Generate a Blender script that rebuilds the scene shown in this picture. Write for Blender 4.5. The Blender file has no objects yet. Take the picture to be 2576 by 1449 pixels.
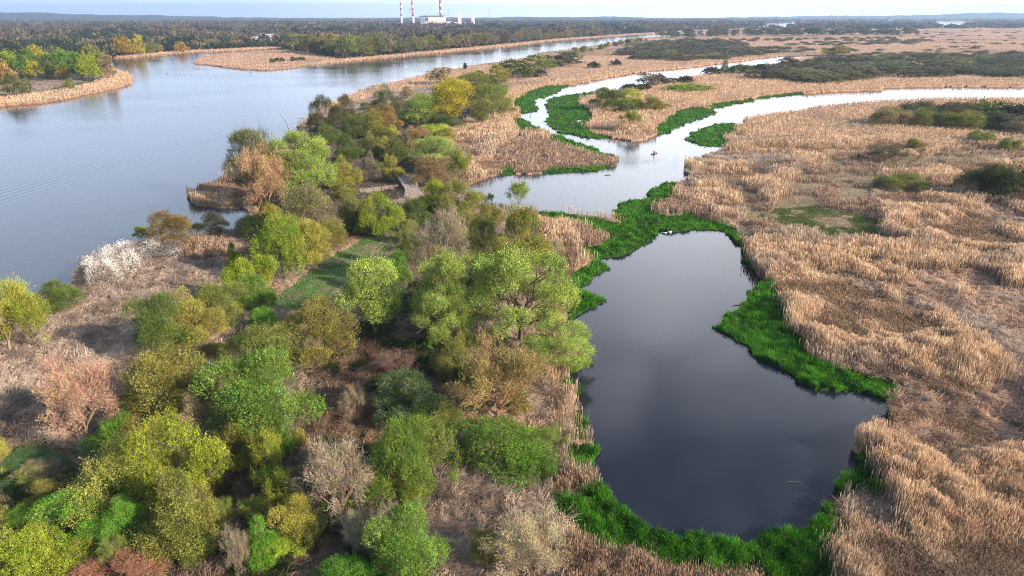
import bpy, math, random
import numpy as np
from mathutils import Vector
R = math.radians
C = bpy.context.scene.collection
SC = bpy.context.scene

# ------------------------------------------------------------------ camera, sky, sun, exposure
CAM_H, PITCH, FPX, CX, CY = 50.0, R(21.73), 1717.0, 1288.0, 724.5
cd = bpy.data.cameras.new('camera'); cam = bpy.data.objects.new('camera', cd); C.objects.link(cam)
cam.location = (0, 0, CAM_H); cam.rotation_euler = (math.pi/2 - PITCH, 0, 0)
cd.sensor_width = 36.0; cd.lens = 36.0*FPX/2576.0; cd.clip_start = 0.5; cd.clip_end = 60000
SC.camera = cam
SUN_EL, SUN_AZ = R(24), R(116)            # azimuth clockwise from +Y (view direction)
w = bpy.data.worlds.new('World'); SC.world = w; w.use_nodes = True
nt = w.node_tree; nt.nodes.clear()
def N(t, kind, **kw):
    n = t.nodes.new(kind)
    for k, v in kw.items():
        if k in n.inputs: n.inputs[k].default_value = v
        else: setattr(n, k, v)
    return n
wo = N(nt, 'ShaderNodeOutputWorld'); bg = N(nt, 'ShaderNodeBackground'); bg.inputs['Strength'].default_value = 0.095
sky = N(nt, 'ShaderNodeTexSky', sky_type='NISHITA', sun_disc=False, sun_elevation=SUN_EL, sun_rotation=SUN_AZ, air_density=1.0, dust_density=1.2, ozone_density=1.5)
tc = N(nt, 'ShaderNodeTexCoord'); mp = N(nt, 'ShaderNodeMapping'); mp.inputs['Scale'].default_value = (1.0, 1.0, 2.0)
cn = N(nt, 'ShaderNodeTexNoise'); cn.inputs['Scale'].default_value = 3.1; cn.inputs['Detail'].default_value = 6; cn.inputs['Roughness'].default_value = 0.5
cr = N(nt, 'ShaderNodeMapRange'); cr.inputs['From Min'].default_value = 0.47; cr.inputs['From Max'].default_value = 0.68; cr.inputs['To Min'].default_value = 0.0; cr.inputs['To Max'].default_value = 0.35
mixc = N(nt, 'ShaderNodeMix', data_type='RGBA'); mixc.inputs[7].default_value = (13.2, 13.9, 15.7, 1)             # soft high clouds
sx = N(nt, 'ShaderNodeSeparateXYZ'); hz = N(nt, 'ShaderNodeMapRange', interpolation_type='SMOOTHSTEP')       # bright veil low over the land
hz.inputs['From Min'].default_value = 0.27; hz.inputs['From Max'].default_value = 0.60; hz.inputs['To Min'].default_value = 0.96; hz.inputs['To Max'].default_value = 0.0
hs = N(nt, 'ShaderNodeMapRange'); hs.inputs['From Min'].default_value = -0.35; hs.inputs['From Max'].default_value = 0.22
veil = N(nt, 'ShaderNodeMix', data_type='RGBA'); veil.inputs[6].default_value = (7.5, 8.9, 11.5, 1); veil.inputs[7].default_value = (18.6, 19.4, 21.0, 1)
mix = N(nt, 'ShaderNodeMix', data_type='RGBA'); L_ = nt.links.new
L_(tc.outputs['Generated'], mp.inputs[0]); L_(mp.outputs[0], cn.inputs['Vector']); L_(cn.outputs['Fac'], cr.inputs[0]); L_(sky.outputs[0], mixc.inputs[6])
L_(tc.outputs['Generated'], sx.inputs[0]); L_(sx.outputs['Z'], hz.inputs[0]); L_(sx.outputs['X'], hs.inputs[0]); L_(hs.outputs[0], veil.inputs[0])
fy = N(nt, 'ShaderNodeMapRange', interpolation_type='SMOOTHSTEP'); fy.inputs['From Min'].default_value = -0.15; fy.inputs['From Max'].default_value = 0.55; fy.inputs['To Min'].default_value = 0.12
fm = N(nt, 'ShaderNodeMath', operation='MULTIPLY'); L_(sx.outputs['Y'], fy.inputs[0]); L_(hz.outputs[0], fm.inputs[0]); L_(fy.outputs[0], fm.inputs[1])       # veil kept ahead, dimmed behind the camera to cut sky fill light
def cloud(az, el, rad, amt):        # a soft cloud at a compass direction and height
    v = N(nt, 'ShaderNodeVectorMath', operation='DISTANCE'); v.inputs[1].default_value = (math.sin(az)*math.cos(el), math.cos(az)*math.cos(el), math.sin(el))
    ad = N(nt, 'ShaderNodeVectorMath', operation='ADD'); sb = N(nt, 'ShaderNodeVectorMath', operation='MULTIPLY_ADD'); sb.inputs[1].default_value = (.22, .22, .22); sb.inputs[2].default_value = (-.11, -.11, -.11)
    L_(cn.outputs['Color'], sb.inputs[0]); L_(tc.outputs['Generated'], ad.inputs[0]); L_(sb.outputs[0], ad.inputs[1]); L_(ad.outputs[0], v.inputs[0])
    m_ = N(nt, 'ShaderNodeMapRange', interpolation_type='SMOOTHSTEP'); m_.inputs['From Max'].default_value = rad; m_.inputs['To Min'].default_value = amt; m_.inputs['To Max'].default_value = 0; L_(v.outputs['Value'], m_.inputs[0]); return m_.outputs[0]
acc = cr.outputs[0]
for cl_ in ((R(12), R(22.5), .17, .9), (R(9), R(30.5), .12, .65), (R(20), R(27), .10, .5), (R(-2), R(25), .13, .6), (R(22), R(38), .09, .25)):
    m2 = N(nt, 'ShaderNodeMath', operation='MAXIMUM'); L_(acc, m2.inputs[0]); L_(cloud(*cl_), m2.inputs[1]); acc = m2.outputs[0]
fc = N(nt, 'ShaderNodeMath', operation='MULTIPLY'); L_(acc, fc.inputs[0]); L_(fy.outputs[0], fc.inputs[1]); L_(fc.outputs[0], mixc.inputs[0])
L_(fm.outputs[0], mix.inputs[0]); L_(mixc.outputs[2], mix.inputs[6]); L_(veil.outputs[2], mix.inputs[7]); L_(mix.outputs[2], bg.inputs['Color']); L_(bg.outputs[0], wo.inputs['Surface'])
sd = bpy.data.lights.new('sun', 'SUN'); so = bpy.data.objects.new('sun', sd); C.objects.link(so)
sd.energy = 5.0; sd.angle = R(1.0); sd.color = (1.0, 0.80, 0.62)
sdir = Vector((math.sin(SUN_AZ)*math.cos(SUN_EL), math.cos(SUN_AZ)*math.cos(SUN_EL), math.sin(SUN_EL)))
so.rotation_euler = sdir.to_track_quat('Z', 'Y').to_euler()
SC.view_settings.view_transform = 'Standard'; SC.view_settings.look = 'None'; SC.view_settings.exposure = 0.82; SC.view_settings.gamma = 1.0
SC.cycles.max_bounces = 6; SC.cycles.diffuse_bounces = 2; SC.cycles.glossy_bounces = 2; SC.cycles.transmission_bounces = 3; SC.cycles.volume_bounces = 0
SC.cycles.use_denoising = True; SC.cycles.denoiser = 'OPENIMAGEDENOISE'; SC.cycles.denoising_prefilter = 'NONE'; SC.cycles.use_adaptive_sampling = False; SC.cycles.pixel_filter_type = 'BLACKMAN_HARRIS'; SC.cycles.filter_width = 1.0

# ------------------------------------------------------------------ maths helpers
st_, ct_ = math.sin(PITCH), math.cos(PITCH)
def unproj(X, Y, z=0.0):
    X = np.asarray(X, float); Y = np.asarray(Y, float)
    a = (X-CX)/FPX; b = (CY-Y)/FPX
    dy = ct_ + b*st_; dz = -st_ + b*ct_
    t = (z-CAM_H)/np.minimum(dz, -1e-4)
    return a*t, dy*t
def proj(x, y, z=0.0):
    zz = z-CAM_H
    f = y*ct_ - zz*st_; u = y*st_ + zz*ct_
    f = np.maximum(f, 0.1)
    return CX + FPX*x/f, CY - FPX*u/f
def W(X, Y, z=0.0):
    x, y = unproj(X, Y, z); return (float(x), float(y), z)
_rt = np.random.RandomState(7).rand(512, 512)
def vnoise(x, y):
    xi = np.floor(x).astype(np.int64); yi = np.floor(y).astype(np.int64)
    fx = x-xi; fy = y-yi; fx = fx*fx*(3-2*fx); fy = fy*fy*(3-2*fy)
    g = lambda i, j: _rt[(xi+i) & 511, (yi+j) & 511]
    return (g(0, 0)*(1-fx)+g(1, 0)*fx)*(1-fy) + (g(0, 1)*(1-fx)+g(1, 1)*fx)*fy
def fbm(x, y, s, o=3, seed=0):
    v = 0; a = 0.5; t = 0
    for k in range(o):
        v = v + a*vnoise(x/s+37.7*seed+11.3*k, y/s-19.1*seed+5.7*k); t += a; a *= 0.5; s *= 0.5
    return v/t
def ss(a, b, x):
    t = np.clip((x-a)/(b-a), 0, 1); return t*t*(3-2*t)
def lerp(a, b, t): return np.asarray(a)*(1-t) + np.asarray(b)*t

def mesh_np(name, verts, faces, mat, tint=None, smooth=False, parent=None, domain='FACE', mats=None, midx=None):
    """verts (n,3); faces (m,k) with constant k"""
    verts = np.asarray(verts, np.float32); faces = np.asarray(faces, np.int32)
    me = bpy.data.meshes.new(name); m, k = faces.shape
    me.vertices.add(len(verts)); me.vertices.foreach_set('co', verts.ravel())
    me.loops.add(m*k); me.loops.foreach_set('vertex_index', faces.ravel())
    me.polygons.add(m); me.polygons.foreach_set('loop_start', np.arange(0, m*k, k, dtype=np.int32))
    try: me.polygons.foreach_set('loop_total', np.full(m, k, np.int32))
    except Exception: pass
    me.polygons.foreach_set('use_smooth', np.full(m, smooth, bool))
    for mm in (mats or [mat]): me.materials.append(mm)
    if midx is not None: me.polygons.foreach_set('material_index', np.asarray(midx, np.int32))
    me.update(calc_edges=True)
    if tint is not None:
        at = me.attributes.new('tint', 'FLOAT_COLOR', domain)
        t4 = np.ones((len(tint), 4), np.float32); t4[:, :3] = tint
        at.data.foreach_set('color', t4.ravel())
    o = bpy.data.objects.new(name, me); C.objects.link(o)
    if parent is not None: o.parent = parent
    return o

def tag(o, label=None, cat=None, group=None, kind=None):
    if label: o['label'] = label
    if cat: o['category'] = cat
    if group: o['group'] = group
    if kind: o['kind'] = kind
    return o
def empty(name, loc=(0, 0, 0), rz=0, **kw):
    o = bpy.data.objects.new(name, None); C.objects.link(o); o.location = loc; o.rotation_euler = (0, 0, rz)
    o.empty_display_size = 0.3
    return tag(o, **kw)

class MB:
    """collects boxes, tubes and lofts of mixed polygons and links them as one mesh"""
    def __init__(s): s.v = []; s.f = []
    def add(s, vs, fs):
        b = len(s.v); s.v += [tuple(v) for v in vs]; s.f += [tuple(b+i for i in f) for f in fs]; return s
    def box(s, c, d, rz=0.0):
        cx, cy, cz = c; hx, hy, hz_ = d[0]/2, d[1]/2, d[2]/2; co, si = math.cos(rz), math.sin(rz)
        vs = []
        for z in (-hz_, hz_):
            for x, y in ((-hx, -hy), (hx, -hy), (hx, hy), (-hx, hy)):
                vs.append((cx+x*co-y*si, cy+x*si+y*co, cz+z))
        return s.add(vs, [(3, 2, 1, 0), (4, 5, 6, 7), (0, 1, 5, 4), (1, 2, 6, 5), (2, 3, 7, 6), (3, 0, 4, 7)])
    def tube(s, pts, rad, n=6, cap=True):
        pts = [Vector(p) for p in pts]
        if not hasattr(rad, '__len__'): rad = [rad]*len(pts)
        vs = []
        for i, p in enumerate(pts):
            d = (pts[min(i+1, len(pts)-1)]-pts[max(i-1, 0)]).normalized()
            a = d.cross(Vector((0, 0, 1)) if abs(d.z) < 0.9 else Vector((1, 0, 0))).normalized(); b = d.cross(a)
            for k in range(n):
                t = 2*math.pi*k/n; vs.append(p+(a*math.cos(t)+b*math.sin(t))*rad[i])
        fs = [(i*n+k, i*n+(k+1) % n, (i+1)*n+(k+1) % n, (i+1)*n+k) for i in range(len(pts)-1) for k in range(n)]
        if cap: fs += [tuple(range(n))[::-1], tuple((len(pts)-1)*n+k for k in range(n))]
        return s.add(vs, fs)
    def build(s, name, mat, parent=None, smooth=False, loc=None):
        me = bpy.data.meshes.new(name); me.from_pydata([tuple(v) for v in s.v], [], s.f); me.update()
        if smooth: me.polygons.foreach_set('use_smooth', [True]*len(me.polygons))
        me.materials.append(mat)
        o = bpy.data.objects.new(name, me); C.objects.link(o)
        if parent is not None: o.parent = parent
        if loc is not None: o.location = loc
        return o

# ------------------------------------------------------------------ materials
def newmat(name):
    m = bpy.data.materials.new(name); m.use_nodes = True; t = m.node_tree; t.nodes.clear(); return m, t
def plain(name, col, rough=0.8, noise=0.25, scale=3.0, bump=0.0, metal=0.0):
    m, t = newmat(name); out = N(t, 'ShaderNodeOutputMaterial'); p = N(t, 'ShaderNodeBsdfPrincipled')
    p.inputs['Roughness'].default_value = rough; p.inputs['Metallic'].default_value = metal
    tcn = N(t, 'ShaderNodeTexCoord'); n = N(t, 'ShaderNodeTexNoise'); n.inputs['Scale'].default_value = scale; n.inputs['Detail'].default_value = 5
    r = N(t, 'ShaderNodeMapRange'); r.inputs['From Min'].default_value = 0.3; r.inputs['From Max'].default_value = 0.7
    r.inputs['To Min'].default_value = 1-noise; r.inputs['To Max'].default_value = 1+noise
    mm = N(t, 'ShaderNodeVectorMath', operation='SCALE'); mm.inputs[0].default_value = col
    t.links.new(tcn.outputs['Object'], n.inputs['Vector']); t.links.new(n.outputs['Fac'], r.inputs[0]); t.links.new(r.outputs[0], mm.inputs['Scale'])
    t.links.new(mm.outputs[0], p.inputs['Base Color'])
    if bump:
        b = N(t, 'ShaderNodeBump'); b.inputs['Strength'].default_value = bump; b.inputs['Distance'].default_value = 0.1
        t.links.new(n.outputs['Fac'], b.inputs['Height']); t.links.new(b.outputs[0], p.inputs['Normal'])
    t.links.new(p.outputs[0], out.inputs['Surface'])
    return m
def leafmat(name, source, transl=0.3, var=0.35, patch=0.25, pscale=1.5):
    """source 'object' = the object's own colour, 'tint' = per-face colour attribute"""
    m, t = newmat(name); out = N(t, 'ShaderNodeOutputMaterial')
    if source == 'object': s = N(t, 'ShaderNodeObjectInfo').outputs['Color']
    else: s = N(t, 'ShaderNodeAttribute', attribute_name='tint').outputs['Color']
    g = N(t, 'ShaderNodeNewGeometry')
    hsv = N(t, 'ShaderNodeHueSaturation')
    r1 = N(t, 'ShaderNodeMapRange'); r1.inputs['To Min'].default_value = 1-var; r1.inputs['To Max'].default_value = 1+var
    if source == 'object':
        t.links.new(g.outputs['Random Per Island'], r1.inputs[0])
        tcn = N(t, 'ShaderNodeTexCoord'); n = N(t, 'ShaderNodeTexNoise'); n.inputs['Scale'].default_value = 4.5; n.inputs['Detail'].default_value = 2
        t.links.new(tcn.outputs['Object'], n.inputs['Vector'])
        r2 = N(t, 'ShaderNodeMapRange'); r2.inputs['From Min'].default_value = 0.35; r2.inputs['From Max'].default_value = 0.65
        r2.inputs['To Min'].default_value = 1-patch; r2.inputs['To Max'].default_value = 1+patch
        t.links.new(n.outputs['Fac'], r2.inputs[0])
        mu = N(t, 'ShaderNodeMath', operation='MULTIPLY'); t.links.new(r1.outputs[0], mu.inputs[0]); t.links.new(r2.outputs[0], mu.inputs[1])
        t.links.new(mu.outputs[0], hsv.inputs['Value'])
        r3 = N(t, 'ShaderNodeMapRange'); r3.inputs['From Min'].default_value = 0.3; r3.inputs['From Max'].default_value = 0.7
        r3.inputs['To Min'].default_value = 0.475; r3.inputs['To Max'].default_value = 0.52
        n2 = N(t, 'ShaderNodeTexNoise'); n2.inputs['Scale'].default_value = 3.0
        t.links.new(tcn.outputs['Object'], n2.inputs['Vector']); t.links.new(n2.outputs['Fac'], r3.inputs[0]); t.links.new(r3.outputs[0], hsv.inputs['Hue'])
    t.links.new(s, hsv.inputs['Color'])
    d = N(t, 'ShaderNodeBsdfDiffuse'); tr = N(t, 'ShaderNodeBsdfTranslucent'); mxs = N(t, 'ShaderNodeMixShader'); mxs.inputs[0].default_value = transl
    t.links.new(hsv.outputs[0], d.inputs['Color']); t.links.new(hsv.outputs[0], tr.inputs['Color'])
    t.links.new(d.outputs[0], mxs.inputs[1]); t.links.new(tr.outputs[0], mxs.inputs[2]); t.links.new(mxs.outputs[0], out.inputs['Surface'])
    return m
M_LEAF = leafmat('leaves', 'object', 0.24, var=.42, patch=.35)
M_TWIG = leafmat('twigs', 'object', 0.05, var=0.3, patch=0.15)
M_BLADE = leafmat('reed_stalks', 'tint', 0.25)
M_SEDGE = leafmat('sedge_blades', 'tint', 0.3)
M_BLOSSOM = plain('blossom', (0.76, 0.76, 0.74), 0.9, 0.1, 3)
M_BARK = plain('bark', (.13, .10, .075), 0.95, 0.4, 6, 0.4)
M_BARKP = plain('pale_bark', (0.30, 0.21, 0.14), 0.95, 0.35, 6, 0.4)
M_BARKO = plain('lit_bark', (0.36, 0.21, 0.10), 0.95, 0.35, 6, 0.4)  # brown bark with the sun's orange put into its colour
M_BARKW = plain('dead_wood', (0.55, 0.50, 0.45), 0.95, 0.2, 6, 0.2)

def groundmat():
    m, t = newmat('ground'); out = N(t, 'ShaderNodeOutputMaterial'); p = N(t, 'ShaderNodeBsdfPrincipled'); p.inputs['Roughness'].default_value = 1.0
    p.inputs['Specular IOR Level'].default_value = 0.1
    a = N(t, 'ShaderNodeAttribute', attribute_name='tint'); tcn = N(t, 'ShaderNodeTexCoord')
    n1 = N(t, 'ShaderNodeTexNoise'); n1.inputs['Scale'].default_value = 1.6; n1.inputs['Detail'].default_value = 8; n1.inputs['Roughness'].default_value = 0.7; n1.inputs['Distortion'].default_value = 0.8
    r = N(t, 'ShaderNodeMapRange'); r.inputs['From Min'].default_value = 0.3; r.inputs['From Max'].default_value = 0.7; r.inputs['To Min'].default_value = 0.45; r.inputs['To Max'].default_value = 1.5
    mm = N(t, 'ShaderNodeVectorMath', operation='SCALE'); b = N(t, 'ShaderNodeBump'); b.inputs['Strength'].default_value = 0.7; b.inputs['Distance'].default_value = 0.25
    t.links.new(tcn.outputs['Object'], n1.inputs['Vector']); t.links.new(n1.outputs['Fac'], r.inputs[0]); t.links.new(r.outputs[0], mm.inputs['Scale'])
    t.links.new(a.outputs['Color'], mm.inputs[0]); t.links.new(mm.outputs[0], p.inputs['Base Color'])
    t.links.new(n1.outputs['Fac'], b.inputs['Height']); t.links.new(b.outputs[0], p.inputs['Normal']); t.links.new(p.outputs[0], out.inputs['Surface'])
    return m
M_GROUND = groundmat()

def watermat(name, deep, ripples, rough, amp, wakes=()):
    m, t = newmat(name); out = N(t, 'ShaderNodeOutputMaterial'); p = N(t, 'ShaderNodeBsdfPrincipled')
    p.inputs['Base Color'].default_value = (*deep, 1); p.inputs['Roughness'].default_value = rough; p.inputs['IOR'].default_value = 1.333
    g = N(t, 'ShaderNodeNewGeometry'); mp_ = N(t, 'ShaderNodeMapping'); mp_.inputs['Scale'].default_value = (0.55, 1.0, 1.0); mp_.inputs['Rotation'].default_value = (0, 0, R(25))
    t.links.new(g.outputs['Position'], mp_.inputs[0])
    n1 = N(t, 'ShaderNodeTexNoise'); n1.inputs['Scale'].default_value = ripples; n1.inputs['Detail'].default_value = 4; n1.inputs['Roughness'].default_value = 0.55
    n2 = N(t, 'ShaderNodeTexNoise'); n2.inputs['Scale'].default_value = 0.02; n2.inputs['Detail'].default_value = 3
    r2 = N(t, 'ShaderNodeMapRange'); r2.inputs['From Min'].default_value = 0.35; r2.inputs['From Max'].default_value = 0.65; r2.inputs['To Min'].default_value = 0.35; r2.inputs['To Max'].default_value = 1.0
    t.links.new(mp_.outputs[0], n1.inputs['Vector']); t.links.new(mp_.outputs[0], n2.inputs['Vector']); t.links.new(n2.outputs['Fac'], r2.inputs[0])
    h = N(t, 'ShaderNodeMath', operation='MULTIPLY'); t.links.new(n1.outputs['Fac'], h.inputs[0]); t.links.new(r2.outputs[0], h.inputs[1])
    sc_ = N(t, 'ShaderNodeMath', operation='MULTIPLY'); sc_.inputs[1].default_value = amp; t.links.new(h.outputs[0], sc_.inputs[0]); last = sc_.outputs[0]
    for (cx, cy, r0, half, wl, hh, ax0, ax1) in wakes:      # rings round a centre, only between two radii and x limits
        d = N(t, 'ShaderNodeVectorMath', operation='DISTANCE'); d.inputs[1].default_value = (cx, cy, 0); t.links.new(g.outputs['Position'], d.inputs[0])
        s1 = N(t, 'ShaderNodeMath', operation='MULTIPLY'); s1.inputs[1].default_value = 2*math.pi/wl; t.links.new(d.outputs['Value'], s1.inputs[0])
        sn = N(t, 'ShaderNodeMath', operation='SINE'); t.links.new(s1.outputs[0], sn.inputs[0])
        e = N(t, 'ShaderNodeMath', operation='SUBTRACT'); e.inputs[1].default_value = r0; t.links.new(d.outputs['Value'], e.inputs[0])
        ab = N(t, 'ShaderNodeMath', operation='ABSOLUTE'); t.links.new(e.outputs[0], ab.inputs[0])
        mr = N(t, 'ShaderNodeMapRange'); mr.inputs['From Min'].default_value = 0; mr.inputs['From Max'].default_value = half; mr.inputs['To Min'].default_value = hh; mr.inputs['To Max'].default_value = 0
        t.links.new(ab.outputs[0], mr.inputs[0])
        q = N(t, 'ShaderNodeMath', operation='MULTIPLY'); t.links.new(sn.outputs[0], q.inputs[0]); t.links.new(mr.outputs[0], q.inputs[1])
        sp = N(t, 'ShaderNodeSeparateXYZ'); t.links.new(g.outputs['Position'], sp.inputs[0])
        mq = N(t, 'ShaderNodeMapRange'); mq.inputs['From Min'].default_value = ax0; mq.inputs['From Max'].default_value = ax1; mq.inputs['To Min'].default_value = 1; mq.inputs['To Max'].default_value = 0
        t.links.new(sp.outputs['Y'], mq.inputs[0])
        q2 = N(t, 'ShaderNodeMath', operation='MULTIPLY'); t.links.new(q.outputs[0], q2.inputs[0]); t.links.new(mq.outputs[0], q2.inputs[1])
        ad = N(t, 'ShaderNodeMath', operation='ADD'); t.links.new(last, ad.inputs[0]); t.links.new(q2.outputs[0], ad.inputs[1]); last = ad.outputs[0]
    b = N(t, 'ShaderNodeBump'); b.inputs['Strength'].default_value = 1.0; b.inputs['Distance'].default_value = 1.0
    t.links.new(last, b.inputs['Height']); t.links.new(b.outputs[0], p.inputs['Normal']); t.links.new(p.outputs[0], out.inputs['Surface'])
    return m

# ------------------------------------------------------------------ land cover map (outlines on the ground plane)
WATER, LITTER, REED, MARSH, SEDGE, MEADOW, MUD, DKGRASS, WOOD, PATH, CATTAIL, SCRUBF = range(12)
X0, X1, Y0, Y1 = -1400, 4000, 40.5, 1900
RW, RH = int(X1-X0), int((Y1-Y0)*2)
cmap = np.full((RH, RW), MARSH, np.int8)
def fill(poly, c, only=None):
    P = np.array(poly, float); Q = np.roll(P, -1, axis=0)
    ylo = max(int((P[:, 1].min()-Y0)*2), 0); yhi = min(int((P[:, 1].max()-Y0)*2)+1, RH-1)
    for r in range(ylo, yhi+1):
        yy = Y0 + (r+0.5)/2
        k = (P[:, 1] <= yy) != (Q[:, 1] <= yy)
        if not k.any(): continue
        xs = np.sort(P[k, 0] + (yy-P[k, 1])/(Q[k, 1]-P[k, 1])*(Q[k, 0]-P[k, 0]))
        for a, b in zip(xs[::2], xs[1::2]):
            a = int(max(a-X0, 0)); b = int(min(b-X0, RW-1))
            if b > a:
                if only is None: cmap[r, a:b] = c
                else:
                    s = cmap[r, a:b]; s[np.isin(s, only)] = c
# far side of the river and the woods
fill([(-1400, 41), (1300, 41), (1800, 50), (1900, 66), (1800, 74), (1700, 78), (1400, 98), (1100, 128), (860, 150), (700, 120), (300, 140), (260, 180), (230, 235), (0, 268), (-1400, 420)], WOOD)
fill([(488, 150), (517, 141), (567, 133), (667, 127), (720, 124), (690, 140), (690, 150), (780, 155), (860, 152), (860, 160), (670, 181), (533, 168), (488, 165)], MARSH)
fill([(200, 190), (250, 185), (280, 175), (335, 188), (335, 215), (230, 240), (0, 275), (-1400, 430), (-1400, 410), (0, 245), (120, 235), (210, 215), (250, 200)], REED)
fill([(0, 205), (120, 205), (250, 190), (270, 195), (230, 215), (120, 238), (0, 250), (-300, 290), (-300, 240)], LITTER)
fill([(120, 226), (190, 210), (250, 194), (270, 196), (215, 214), (130, 234)], DKGRASS)
for a in ([(280, 144), (333, 141), (367, 136), (450, 129), (567, 124), (667, 120), (713, 119), (713, 123), (567, 130), (450, 135), (333, 147), (280, 149)],
          [(800, 158), (859, 152), (959, 143), (1059, 133), (1135, 126), (1192, 121), (1275, 113), (1392, 99), (1492, 92), (1592, 85), (1717, 78), (1785, 75), (1785, 79), (1392, 105), (1059, 140), (800, 166)]): fill(a, REED)
# peninsula
fill([(-1400, 1900), (-900, 1300), (-400, 1000), (-100, 830), (100, 740), (200, 690), (400, 600), (620, 560), (640, 420), (760, 310), (860, 240), (960, 220), (1100, 200), (1250, 190), (1310, 240), (1300, 290), (1180, 460),
      (1190, 515), (1340, 540), (1400, 640), (1400, 900), (1420, 1200), (1430, 1449), (1430, 1900)], LITTER)
fill([(860, 235), (925, 210), (1075, 178), (1200, 156), (1300, 150), (1200, 180), (1080, 220), (960, 240), (880, 262), (800, 290), (765, 300)], MARSH)
fill([(760, 860), (900, 830), (1060, 700), (1180, 900), (1150, 1060), (930, 1060), (1060, 1230), (1060, 1449), (1020, 1900), (-400, 1900), (-100, 1340), (300, 1280), (520, 1180), (740, 1100), (760, 980)], SCRUBF)
fill([(860, 300), (1000, 260), (1250, 200), (1280, 280), (1150, 340), (1150, 480), (1010, 450), (1060, 640), (980, 600), (800, 620), (600, 700), (590, 760), (420, 830), (330, 860), (560, 760), (640, 560), (660, 440), (780, 330)], SCRUBF)
fill([(1100, 335), (1190, 300), (1285, 290), (1300, 318), (1290, 345), (1240, 390), (1250, 445), (1170, 475), (1140, 440), (1180, 390), (1130, 370)], REED)
fill([(1240, 392), (1290, 345), (1330, 338), (1385, 345), (1400, 362), (1550, 398), (1550, 428), (1250, 442)], CATTAIL)
fill([(1345, 540), (1400, 548), (1450, 575), (1500, 590), (1460, 625), (1445, 690), (1400, 700), (1370, 640)], REED)
fill([(1440, 585), (1535, 590), (1530, 612), (1460, 630)], CATTAIL)
fill([(1380, 700), (1410, 700), (1425, 780), (1400, 790)], REED)
fill([(1378, 930), (1425, 940), (1425, 1030), (1395, 1030)], REED)
fill([(1380, 1080), (1425, 1090), (1425, 1210), (1390, 1205)], REED)
fill([(1400, 1200), (1500, 1215), (1490, 1250), (1420, 1250)], CATTAIL)
fill([(1190, 500), (1235, 505), (1290, 520), (1290, 535), (1190, 525)], CATTAIL)
fill([(740, 300), (790, 262), (800, 275), (770, 320), (700, 365), (680, 370)], REED)
fill([(470, 500), (480, 470), (520, 455), (600, 450), (640, 470), (640, 520), (560, 526), (490, 520)], REED)
fill([(430, 640), (470, 615), (570, 615), (580, 650), (480, 665)], CATTAIL)
fill([(1010, 570), (1020, 610), (930, 690), (840, 780), (690, 800), (680, 760), (720, 730), (830, 650), (900, 610), (980, 572)], MEADOW)
fill([(-100, 1120), (60, 1100), (200, 1120), (330, 1190), (280, 1260), (100, 1330), (-200, 1330)], DKGRASS)
fill([(20, 980), (50, 990), (85, 1035), (60, 1045), (15, 1010)], DKGRASS)
for a in ([(982, 584), (987, 584), (905, 682), (822, 772), (812, 770), (896, 680)], [(991, 586), (996, 587), (921, 684), (842, 772), (832, 772), (912, 682)]): fill(a, PATH)
fill([(1000, 455), (1060, 455), (1060, 560), (1010, 590), (985, 585)], LITTER)
# right-hand marsh
fill([(1300, 290), (1290, 300), (1240, 300), (1250, 240), (1300, 225), (1500, 190), (1700, 168), (2050, 135), (2050, 145), (1700, 190), (1425, 236)], REED)
fill([(1455, 245), (1520, 225), (1720, 190), (2200, 205), (2576, 200), (4000, 190), (4000, 232), (1300, 360), (1400, 330)], REED)
fill([(1730, 380), (1835, 365), (1860, 330), (1890, 290), (2010, 262), (2200, 238), (2576, 232), (4000, 240), (4000, 1900), (2100, 1900), (2130, 1290), (2238, 1014), (1990, 830), (1860, 640), (1730, 500), (1700, 460)], REED)
fill([(1640, 520), (1700, 495), (1760, 520), (1820, 560), (1830, 580), (1740, 545), (1660, 540)], CATTAIL)
fill([(1850, 565), (1880, 540), (1950, 520), (2020, 430), (2100, 400), (2300, 400), (2430, 370), (2600, 385), (2600, 410), (2420, 420), (2230, 430), (2190, 480), (2230, 560), (2230, 600), (2050, 600), (1950, 590), (1880, 620), (1830, 590)], MUD)
fill([(1905, 550), (1960, 527), (2040, 520), (2190, 545), (2240, 600), (2330, 620), (2330, 640), (2120, 612), (2020, 585), (1940, 575)], DKGRASS)
fill([(1950, 520), (1830, 440), (1760, 440), (1800, 470), (1900, 540)], MUD)
fill([(2370, 780), (2440, 730), (2576, 740), (3400, 760), (3400, 1000), (2576, 930), (2480, 900), (2400, 840)], LITTER)
fill([(2230, 740), (2330, 690), (2420, 700), (2400, 760), (2300, 800)], LITTER)
fill([(2120, 1260), (2190, 1240), (2260, 1290), (2290, 1380), (2230, 1380), (2130, 1320)], LITTER)
fill([(2240, 1090), (2330, 1060), (2400, 1110), (2350, 1160), (2250, 1150)], LITTER)
fill([(2440, 1000), (2600, 960), (2600, 1180), (2500, 1150)], LITTER)
# scrub floor
fill([(1590, 150), (1400, 170), (1380, 140), (1560, 100), (1900, 90), (2576, 95), (2576, 130), (1900, 150), (1700, 155)], MARSH)
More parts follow.
